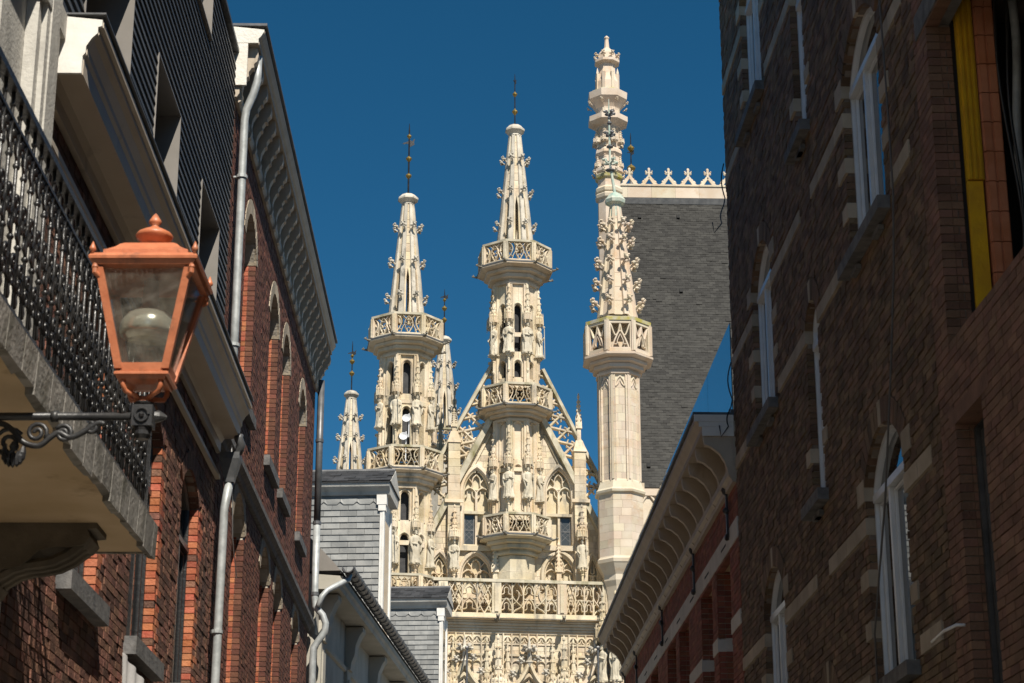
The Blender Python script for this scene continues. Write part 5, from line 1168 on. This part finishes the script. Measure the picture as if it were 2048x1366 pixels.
def oct_blocks(C, r, z0, z1, ch, fr, part, nblk, inset=0.0, wf=1.0, keepk=range(-2,3)):
    b = MB(); octa(b, C, [(r-.10,z0),(r-.10,z1)], fr); b.build('turret_core', M_pale, part)
    n = max(1, round((z1-z0)/ch)); ch = (z1-z0)/n; side = 2*r*math.tan(pi/8)*wf
    for k in range(-4, 4):
        f = facet(C, k, r-inset, fr)
        for i in range(n):
            cuts = [-side/2]
            if (i+k) % 2: cuts += [R.uniform(-.28,-.1)*side, R.uniform(.15,.3)*side] if nblk > 2 else [R.uniform(-.25,.25)*side]
            elif nblk > 1: cuts += [R.uniform(-.2,.2)*side]
            cuts.append(side/2)
            for a, c_ in zip(cuts, cuts[1:]):
                g = .008
                if k in keepk: put('stone_block', unit_cube(M_pale), part, place((a+c_)/2, -.06+R.uniform(-.004,.004), z0+(i+.5)*ch, f, c_-a-g, .12, ch-g))
oct_blocks(C, r1_*.96, zA+.08, zcol-.15, .42, GF, te, 2)
b = MB(); octa(b, C, [(r1_*.95,zcol-.2),(r1_*1.06,zcol-.12),(r1_*1.08,zcol),(r1_*1.0,zcol+.12),(rS*1.02,zcol+.55),(rS*.9,zcol+.7)], GF); b.build('collar', M_pale, te)
oct_blocks(C, rS*.97, zcol+.5, zS+.1, .46, GF, te, 2, 0, .80)
for k in range(8):
    g = corner(C, k, rS, GF); b = MB(); n_ = 13; hh = (zS-zcol-.5)/n_
    for i in range(n_): b.fbox(g, -.17, .17, -.25, -.0+R.uniform(-.004,.004), zcol+.5+i*hh, zcol+.5+(i+1)*hh-.008)
    b.fbox(g, -.06, .06, .0, .05, zcol+.6, zS); b.build('corner_shaft', M_pale, te)
    f = facet(C, k, rS*.97, GF); side = 2*rS*math.tan(pi/8); h = Hole(-side*.30, side*.30, zS-2, zS-.75, .55, 'point'); b = MB(); b.ribbon(f, h.outline(6), .1, -.02, .08); 
    for s in (-1,1): b.ribbon(f, smooth([(s*side*.28,zS-.78),(s*side*.1,zS-.6),(0,zS-.35)]), .07, -.02, .06)
    b.build('blind_arch', M_pale, te)
rb, zt_ = RZ(633,63); _, zp = RZ(702,63)
balcony(te, C, GF, rb, zt_, zp, zS, rS, True, True)
b = MB(); octa(b, C, [(rb*.6,zp),(rb*.6,zt_+.1)], GF); b.build('turret_core', M_pale, te)
b = MB(); octa(b, C, [(rb*.98,zt_-.02),(rb*.9,zt_+.1),(rb*.7,zt_+.16)], GF); b.build('balcony_roof', M_moss, te)
C2 = GF.pt(GF.hit(1232,500,0)[0], 0, 0)
zs0 = zat(628, Y-1.0)
spire(te, C2, GF, 38*mpp(620,Y), zs0, 10*mpp(410,Y), zat(412,Y), None, (.10,.28,.46,.65,.80), pale=True, cs=.52)
b = MB(); octa(b, C2, [(.34,zat(455,Y)),(.36,zat(452,Y)),(.31,zat(412,Y)),(.52,zat(408,Y)),(.56,zat(402,Y)),(.42,zat(395,Y)),(.3,zat(389,Y)),(.1,zat(385,Y))], GF); b.build('copper_cap', M_verd, te)
Cv = C2+Vector((-.25,0,0))
b = MB(); b.tube([(C2.x,C2.y,zat(390,Y)),(Cv.x,Cv.y,zat(330,Y)),(Cv.x-.02,Cv.y,zat(240,Y)),(Cv.x-.02,Cv.y,zat(198,Y))], [.09,.07,.05,.02], 8)
vv = b.build('finial_rod', M_verd, te)
for y_, r_ in ((340,.26),(293,.2),(246,.14),(236,.1)): b = MB(); b.lathe((Cv.x,Cv.y,zat(y_,Y)), [(.05,-.12),(r_,-.05),(r_,0),(.08,.1)], 10); b.build('finial_ring', M_dzinc, vv)
for y_, r_ in ((325,.5),(270,.34),(228,.34)):
    b = MB()
    for k in range(4):
        a = k*pi/2+.5; d = Vector((cos(a), sin(a), 0)); o = Vector((Cv.x,Cv.y,zat(y_,Y))); b.tube([o+Vector((0,0,-.1)), o+d*r_*.5+Vector((0,0,-.02)), o+d*r_*.9+Vector((0,0,.15)), o+d*r_+Vector((0,0,.0))], [.05,.06,.05,.02], 6); b.lump(o+d*r_*.9+Vector((0,0,.08)), .1,.1,.08,.3); b.lump(o+d*r_*.55+Vector((0,0,.12)), .08,.08,.1,.3)
    b.build('finial_leaves', M_dzinc if y_ != 325 else M_verd, vv)
# tall pinnacle behind
YF = 114.0
CF_ = EYE+ray(1216,250)*(YF/ray(1216,250).y); CF_.z = 0
zf = lambda y_: zat(y_, YF); mf = lambda hw, y_: hw*mpp(y_, YF)
prof = [(22,700),(22,352),(27,348),(27,342),(21,336),(21,318),(26,312),(25,306),(20.5,300),(20.5,262),(24,258),(38,250),(38,240),(22,233),(22,226),(23,222),(30,212),(37,205),(38,192),(24,186),(22,184),(22,168),(16,152),(15,132),(24,129),(24,124),(17,121),(16,110),(9,101),(5,97),(3.5,80),(5,77),(4,75),(1,72)]
b = MB(); octa(b, CF_, [(mf(h,y_), zf(y_)) for h, y_ in prof], GF); tf_ = b.build('tall_pinnacle', M_pale, gh_)
for k in range(8):
    g = corner(CF_, k, mf(20.5,280), GF); b = MB(); b.fbox(g, -.1, .1, -.1, .06, zf(300), zf(262)); b.fbox(g, -.1, .1, -.1, .06, zf(232), zf(216)) ; b.build('corner_shaft', M_pale, tf_)
    g = corner(CF_, k, mf(16,112), GF); put('crocket', ME_crocket_pale, tf_, place(0, -.05, zf(117), g, .34))
    g = corner(CF_, k, mf(20,175), GF); b = MB(); b.fbox(g, -.09, .09, -.1, .09, zf(184), zf(152)); b.lathe(g.pt(0,0,zf(152)), [(.12,0),(.02,.4)], 4); b.build('corner_shaft', M_pale, tf_)
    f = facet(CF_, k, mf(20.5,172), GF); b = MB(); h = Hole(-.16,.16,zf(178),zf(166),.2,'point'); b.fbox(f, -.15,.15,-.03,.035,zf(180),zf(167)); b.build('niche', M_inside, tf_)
    f = facet(CF_, k, mf(21,240), GF); h = Hole(-.26,.26,zf(300),zf(272),.35,'point'); b = MB(); b.ribbon(f, [(h.u0,h.z0)]+h.outline(6)+[(h.u1,h.z0)], .09, -.05, .06); b.build('blind_arch', M_pale, tf_)
b = MB(); octa(b, CF_, [(mf(37,192),zf(192.5)),(mf(30,188),zf(187)),(mf(22,186),zf(185.5))], GF); b.build('lichen_ledge', M_lichen, tf_)
b = MB(); octa(b, CF_, [(mf(24,124),zf(124.3)),(mf(16,121),zf(120.5))], GF); b.build('lichen_ledge', M_lichen, tf_)
for y_ in (352, 380, 392):
    b = MB(); octa(b, CF_, [(mf(20,y_),zf(y_+14)),(mf(26,y_),zf(y_+9)),(mf(27,y_),zf(y_+3)),(mf(21,y_),zf(y_-3))], GF); b.build('ring_moulding', M_lichen if y_ == 352 else M_pale, tf_)
for k in range(8):
    g = corner(CF_, k, mf(20.5,280), GF); put('canopy', ME_canopy_pale, tf_, place(0, .1, zf(292), g, 1.15, None, zf(262)-zf(292))); put('canopy', ME_canopy_pale, tf_, place(0, .06, zf(340), g, 1.0, None, zf(312)-zf(340)))
    g = corner(CF_, k, mf(23,345), GF); put('crocket', ME_crocket_pale, tf_, place(0, .0, zf(352), g, .3)); g = corner(CF_, k, mf(36,200), GF); put('crocket', ME_crocket_pale, tf_, place(0, -.1, zf(214), g, .22))
# roof: slope facing the viewer
yE = 106.5; u0, zE = GF.hit(1245, 975, -5.5); u1 = GF.hit(1600, 975, -5.5)[0]+6
pit = radians(66)
vE = -5.5
# find ridge: same slope until photo row 402
def slope(s): return vE-s*cos(pit), zE+s*sin(pit)
S = 0
while True:
    v_, z_ = slope(S)
    if z_ > zat(402, GF.pt(6, v_, 0).y): break
    S += .1
RFm = Frame((0,0,0),0)
b = MB(); vr, zr_ = slope(S); b.prism([GF.pt(u0,v_,z_) for v_, z_ in ((vE,zE),(vr,zr_),(2*vr-vE,zE))], [GF.pt(u1,v_,z_) for v_, z_ in ((vE,zE),(vr,zr_),(2*vr-vE,zE))]); rfo = b.build('roof', M_lead, gh_)
ni, si = [], []
nrm = GF.n*sin(pit)+Vector((0,0,cos(pit))); upv = -GF.n*cos(pit)+Vector((0,0,sin(pit)))
cand = []
rows = int(S/.20); k = 0
for i in range(rows):
    u = u0-(i % 2)*.19
    while u < u1:
        ua, ub = max(u, u0), min(u+.375, u1); u += .38
        if ub-ua < .05: continue
        p = GF.pt((ua+ub)/2, vE, zE)+upv*(i*.2); x, y_ = proj(p)
        if x > 1480: break
        cand.append((ua, ub, i*.2, x, y_))
vis = [c_ for c_ in cand if 1310 < c_[3] < 1445 and 420 < c_[4] < 900 and not (c_[3] > 1445-(c_[4]-640)*.42 if c_[4] > 640 else False)]
pick = set(R.sample(range(len(vis)), min(300, len(vis)))); pset = {id(vis[i]) for i in pick}
vis.sort(key=lambda c_: -c_[4]); pset = {id(c_) for c_ in vis[:300]}
sm = MB(); smesh = None
def slate_pts(w, j): return [(-w/2,.012+j,0),(w/2,.012+j,0),(w/2,.004,.24),(-w/2,.004,.24),(-w/2,.024+j,0),(w/2,.024+j,0),(w/2,.012,.24),(-w/2,.012,.24)]
sl_m = MB(); sl_m.hexa(slate_pts(.369, 0)); ME_slate = sl_m.mesh('slate', M_slate)
BM = Matrix((( GF.u.x, nrm.x, upv.x, 0),(GF.u.y, nrm.y, upv.y, 0),(GF.u.z, nrm.z, upv.z, 0),(0,0,0,1)))
for c_ in cand:
    ua, ub, s, x, y_ = c_; o = GF.pt((ua+ub)/2, vE, zE)+upv*s; j = R.uniform(0,.02)+(.03 if R.random() < .01 else 0)
    Mx = Matrix.Translation(o+nrm*(j-.004)) @ BM
    if id(c_) in pset and ub-ua > .36: put('slate', ME_slate, rfo, Mx)
    else: sm.add([Mx @ Vector(p) for p in slate_pts(ub-ua-.006, 0)], [(3,2,1,0),(4,5,6,7),(0,1,5,4),(1,2,6,5),(2,3,7,6),(3,0,4,7)])
stuff(sm.build('slate_field', M_slate, rfo))
for px_, py in ((1279,435),(1356,435),(1362,583),(1289,738),(1297,932)):
    r = ray(px_, py); p0 = GF.pt(0, vE, zE); t = (p0-EYE).dot(nrm)/r.dot(nrm); p = EYE+r*t; b = MB(); Mx = Matrix.Translation(p) @ BM
    b.add([Mx @ Vector(q) for q in ((-.1,0,-.15),(.1,0,-.15),(.1,.14,-.15),(-.1,.14,-.15),(-.1,0,.2),(.1,0,.2),(.1,.04,.2),(-.1,.04,.2))], [(3,2,1,0),(4,5,6,7),(0,1,5,4),(1,2,6,5),(2,3,7,6),(3,0,4,7)]); b.build('roof_vent', M_inside, rfo)
b = MB(); b.sweep(GF, [(vr+.22,zr_-.42),(vr+.25,zr_-.4),(vr+.36,zr_-.02),(vr-.3,zr_-.02),(vr-.3,zr_-.4)], u0, u1); b.build('ridge_flashing', M_lead, rfo)
zt_ = zat(375, GF.pt(8,vr,0).y)
n_ = int((u1-u0)/1.55)
for i in range(n_):
    b = MB(); a = u0+i*1.55; b.fbox(GF, a, a+1.54, vr-.3, vr+.35, zr_+.0, zt_-.12); b.fbox(GF, a, a+1.54, vr-.36, vr+.42, zt_-.119, zt_); b.build('ridge_stone', M_pale, rfo)
cm = MB(); f = Frame((0,0,0),0).side((0,-1,0))
for s in (-1,1):
    cm.ribbon(f, smooth([(s*.50,.0),(s*.42,.12),(s*.28,.30),(s*.12,.50),(0,.62)]), .19, -.1, .1)
    for p, r_ in (((s*.50,.13),.11),((s*.40,.30),.12),((s*.28,.42),.10),((s*.17,.86),.11),((s*.22,.97),.06)): cm.lump((p[0],0,p[1]), r_, .08, r_, .25)
    cm.ribbon(f, smooth([(s*.5,.03),(s*.52,.14),(s*.46,.2)]), .07, -.08, .08)
cm.ribbon(f, [(0,.55),(0,1.0)], .15, -.09, .09); cm.lump((0,0,1.06),.11,.1,.15,.2); cm.lump((0,0,.84),.13,.11,.1,.2)
ME_crest = cm.mesh('crest_finial', M_pale)
sp_ = 39.2*mpp(360, GF.pt(8,vr,0).y); ua = GF.hit(1259,370,vr)[0]
for i in range(9): put('crest_finial', ME_crest, rfo, place(ua+i*sp_, vr, zt_-.02, GF, .92, 1.0, 1.12))
# eaves parapet stub and wall below the roof
b = MB(); b.fbox(GF, u0-.6, u1, vE-.4, vE+.45, 0, zE-.6); b.fbox(GF, u0-.7, u1, vE-.41, vE+.6, zE-.599, zE-.2); b.fbox(GF, u0-.3, u0+1.2, vE-.3, vE+.5, zE-.199, zE+.15); b.build('eaves_wall', M_pale, gh_)
us, zs_ = GF.hit(1297,1010,vE+.45); h = Hole(us-.45,us+.45,zs_-1,zs_-.3,.9,'point'); b = MB(); b.ribbon(GF, h.outline(6), .14, vE+.44, vE+.56); b.build('blind_arch', M_pale, gh_)
b = MB(); b.fbox(GF, u0+.2, u1-.2, 2*vr-vE, vE-.41, 0, zE-.3); b.build('hall_body', M_pale, gh_)
# lower turret niches (statuary under the turret)
for k in range(-2, 2):
    g = corner(C, k, r1_*.66, GF); put('canopy', ME_canopy, te, place(0, .3, zA-4.4, g, 2.0, None, 2.6)); put('statue_corbel', ME_corbel, te, place(0, .3, zA-6.6, g, 1.4, None, 1.4)); statue(g, 0, .3, zA-6.6, 2.0, 'stone statue under the pale sandstone turret beside the dark cornice', 'statues under the sandstone turret')
# rear vane behind the ridge
YG = 124.0; cg = EYE+ray(1262,320)*(YG/ray(1262,320).y); b = MB(); b.lathe((cg.x,cg.y,0), [(.5,0),(.5,zat(420,YG)),(.3,zat(400,YG)),(.06,zat(345,YG))], 8); rt_ = b.build('rear_flèche'.replace('è','e'), M_lead, gh_)
vane(rt_, cg, zat(346,YG), zat(266,YG), [(zat(337,YG),.3),(zat(297,YG),.24)], zat(305,YG), .5, .8)
# ================================================================== street lantern on its wall bracket
LY = 9.72
lp = EYE+ray(291, 770)*(LY/ray(291, 770).y)
lan = thing('wall_lantern', 'copper-coloured four-sided street lantern on a scrolled black wall bracket', 'lantern', (lp.x, LY, zat(835, LY)))
X = lp.x
def zz(py): return zat(py, LY)
s_ = mpp(650, LY)*.95
def sq(mb, prof):       # square lathe
    mb.lathe((X, LY, 0), [(r*sqrt(2), z) for r, z in prof], 4, pi/4)
zt, zb = zz(566), zz(752); rt, rb_ = 92*s_, 48*s_
# roof
b = MB(); sq(b, [(112*s_,zz(553)),(113*s_,zz(548)),(107*s_,zz(541)),(88*s_,zz(536)),(88*s_,zz(528)),(80*s_,zz(524)),(68*s_,zz(516)),(60*s_,zz(508)),(55*s_,zz(505)),(52*s_,zz(503)),(40*s_,zz(501)),(.01,zz(500))]); roof = b.build('lantern_roof', M_copper, lan)
b = MB(); b.lathe((X,LY,0), [(24*s_,zz(502)),(23*s_,zz(494)),(20*s_,zz(490)),(26*s_,zz(487)),(38*s_,zz(478)),(40*s_,zz(473)),(36*s_,zz(468)),(22*s_,zz(461)),(10*s_,zz(456)),(8*s_,zz(452)),(13*s_,zz(448)),(14*s_,zz(444)),(10*s_,zz(438)),(4*s_,zz(430)),(.002,zz(427))], 24); b.build('finial', M_copper, roof, True)
for sx in (-1, 1):
    for sy in (-1, 1):
        b = MB(); b.lathe((X+sx*106*s_, LY+sy*106*s_, 0), [(4*s_,zz(549)),(4*s_,zz(538)),(7*s_,zz(536)),(7*s_,zz(532)),(4*s_,zz(526)),(.002,zz(519))], 12); b.build('corner_finial', M_copper, roof, True)
b = MB(); sq(b, [(104*s_,zz(562)),(108*s_,zz(553.5))]); b.build('roof_rim', M_copper, lan)
# body frame: corner bars, bottom rails, panes
for sx in (-1, 1):
    for sy in (-1, 1):
        b = MB(); a = Vector((X+sx*rb_, LY+sy*rb_, zb)); t = Vector((X+sx*rt, LY+sy*rt, zt)); h = 8*s_
        b.hexa([a+Vector((x*h,y*h,0)) for x, y in ((-1,-1),(1,-1),(1,1),(-1,1))]+[t+Vector((x*h,y*h,0)) for x, y in ((-1,-1),(1,-1),(1,1),(-1,1))]); b.build('corner_bar', M_copper, lan)
        b = MB(); b.tube([t+Vector((sx*.0,sy*.0,-.045)), t+Vector((sx*.02,sy*.02,-.03)), t+Vector((sx*.02,sy*.02,.02))], .014, 8); b.lump(t+Vector((sx*.02,sy*.02,-.002)), .018, .018, .016, .05, 8, 4); b.build('corner_bracket', M_copper, lan)
for k, (ax, ay) in enumerate(((0,-1),(1,0),(0,1),(-1,0))):
    px_, py_ = -ay, ax
    def q(r, z, s, o=0): return Vector((X+ax*(r+o)+px_*s*r, LY+ay*(r+o)+py_*s*r, z))
    b = MB(); d_ = .004
    b.hexa([q(rb_,zb+.01,-.85),q(rb_,zb+.01,.85),q(rb_,zb+.01,.85,d_),q(rb_,zb+.01,-.85,d_),q(rt,zt-.005,-.92),q(rt,zt-.005,.92),q(rt,zt-.005,.92,d_),q(rt,zt-.005,-.92,d_)]); b.build('pane', M_lglass, lan)
    b = MB(); m_ = .08
    rr = rb_+(rt-rb_)*m_
    b.hexa([q(rb_,zb-.012,-.9,-.012),q(rb_,zb-.012,.9,-.012),q(rb_,zb-.012,.9,.012),q(rb_,zb-.012,-.9,.012),q(rr,zb+.03,-.9,-.012),q(rr,zb+.03,.9,-.012),q(rr,zb+.03,.9,.011),q(rr,zb+.03,-.9,.011)]); b.build('bottom_rail', M_copper, lan)
b = MB(); sq(b, [(52*s_,zb-.012),(56*s_,zb-.018),(56*s_,zb-.03),(50*s_,zb-.034),(48*s_,zb-.05),(20*s_,zb-.06)]); b.build('base_plate', M_copper, lan)
zs = zz(806)
for k in range(4):
    a = k*pi/2+pi/4; b = MB(); d = Vector((cos(a), sin(a), 0)); o = Vector((X, LY, 0))
    b.tube([o+d*(46*s_*1.2)+Vector((0,0,zb-.04)), o+d*(46*s_*1.2)+Vector((0,0,zb-.075)), o+d*(40*s_*1.2)+Vector((0,0,zb-.105)), o+d*(25*s_)+Vector((0,0,zs+.03)), o+d*(10*s_)+Vector((0,0,zs+.012))], [.014,.014,.013,.014,.018], 8); b.build('cradle_arm', M_copper, lan, True)
b = MB(); b.lathe((X,LY,0), [(18*s_,zs-.01),(20*s_,zs),(15*s_,zs+.02),(9*s_,zs+.03)], 12); b.build('socket', M_copper, lan)
# lamp inside: reflector bowl under the roof and glass bulb
M_refl = mat('reflector_enamel', (.86,.86,.82), rough=.2, piece=0, bump=.03, metal=.6)
b = MB(); b.lathe((X,LY,0), [(.04,zz(664)),(.11,zz(668)),(.142,zz(674)),(.150,zz(666)),(.148,zz(650)),(.125,zz(634)),(.08,zz(624)),(.045,zz(616)),(.04,zt)], 20); b.build('reflector', M_refl, lan, True)
b = MB(); b.lathe((X,LY,0), [(.004,zz(724)),(.05,zz(720)),(.085,zz(708)),(.105,zz(694)),(.11,zz(684))], 20); b.build('bulb_bowl', M_lglass, lan, True)
# bracket
M_brk = mat('worn_black_paint', (.022,.022,.024), (.04,.04,.04), rough=.4, scale=6, piece=.02, bump=.15, spec=.5, stain=((.22,.19,.15), 5, .64))
za = zz(833); wx = LF.pt(LY,0,0).x
b = MB(); b.tube([(wx,LY,za),(X+.02,LY,za)], .021, 10); b.tube([(X-.18*2.6,LY,za),(X-.18*2.4,LY,za)], .03, 10); arm = b.build('bracket_arm', M_brk, lan, True)
b = MB(); b.box((X,LY,za-.005), .052, .052, .055); b.lathe((X,LY,za), [(.03,-.12),(.045,-.1),(.045,-.08),(.05,-.066)], 12); b.lathe((X,LY,za), [(.05,.058),(.055,.066),(.04,.08)], 12)
b.tube([(X+.06,LY,za),(X+.085,LY,za),(X+.12,LY,za-.004)], [.035,.028,.008], 10); b.build('bracket_boss', M_brk, arm)
b = MB(); b.ribbon(Frame((X,LY-.0525,za-.005),0).side((0,-1,0)), [(.035*cos(t)*(1-.1*t/6),.035*sin(t)) for t in [i*.5 for i in range(13)]], .014, 0, .012); b.lump((X,LY-.058,za-.005), .016,.012,.016,.2); b.build('boss_ornament', M_brk, arm)
def s2(pts, r): b = MB(); b.tube([(X+x, LY, za+z) for x, z in pts], r, 8); return b
px2 = lambda x, y: ((x-285)*s_, (833-y)*s_)
s2(smooth([px2(205,850),px2(190,848),px2(160,868),px2(135,878),px2(112,868),px2(95,878),px2(72,896),px2(40,888),px2(15,862),px2(-15,848),px2(-60,870),px2(-100,930),px2(-160,1010),px2(-230,1100)]), .016).build('bracket_scroll', M_brk, arm, True)
for c_, r0_, a0, sg in ((px2(66,868),.055,-.6,1),(px2(122,870),.048,2.6,-1),(px2(178,858),.03,2,-1),(px2(8,890),.08,.6,1)):
    s2([p for p in spiral(c_, r0_, 1.6, a0, 22, sg)], .012).build('bracket_scroll', M_brk, arm, True)
b = MB(); c_ = px2(22,905)
for k in range(7):
    a = -pi/2+(k-3)*.42; b.lump((X+c_[0]+.05*cos(a), LY, za+c_[1]+.05*sin(a)), .016, .02, .045, .2)
b.lump((X+c_[0], LY, za+c_[1]+.02), .025,.025,.03,.1); b.build('acanthus_leaf', M_brk, arm)
b = MB(); b.fbox(LF, LY-.06, LY+.06, .0, .03, za-.7, za+.1); b.build('wall_plate', M_brk, arm)
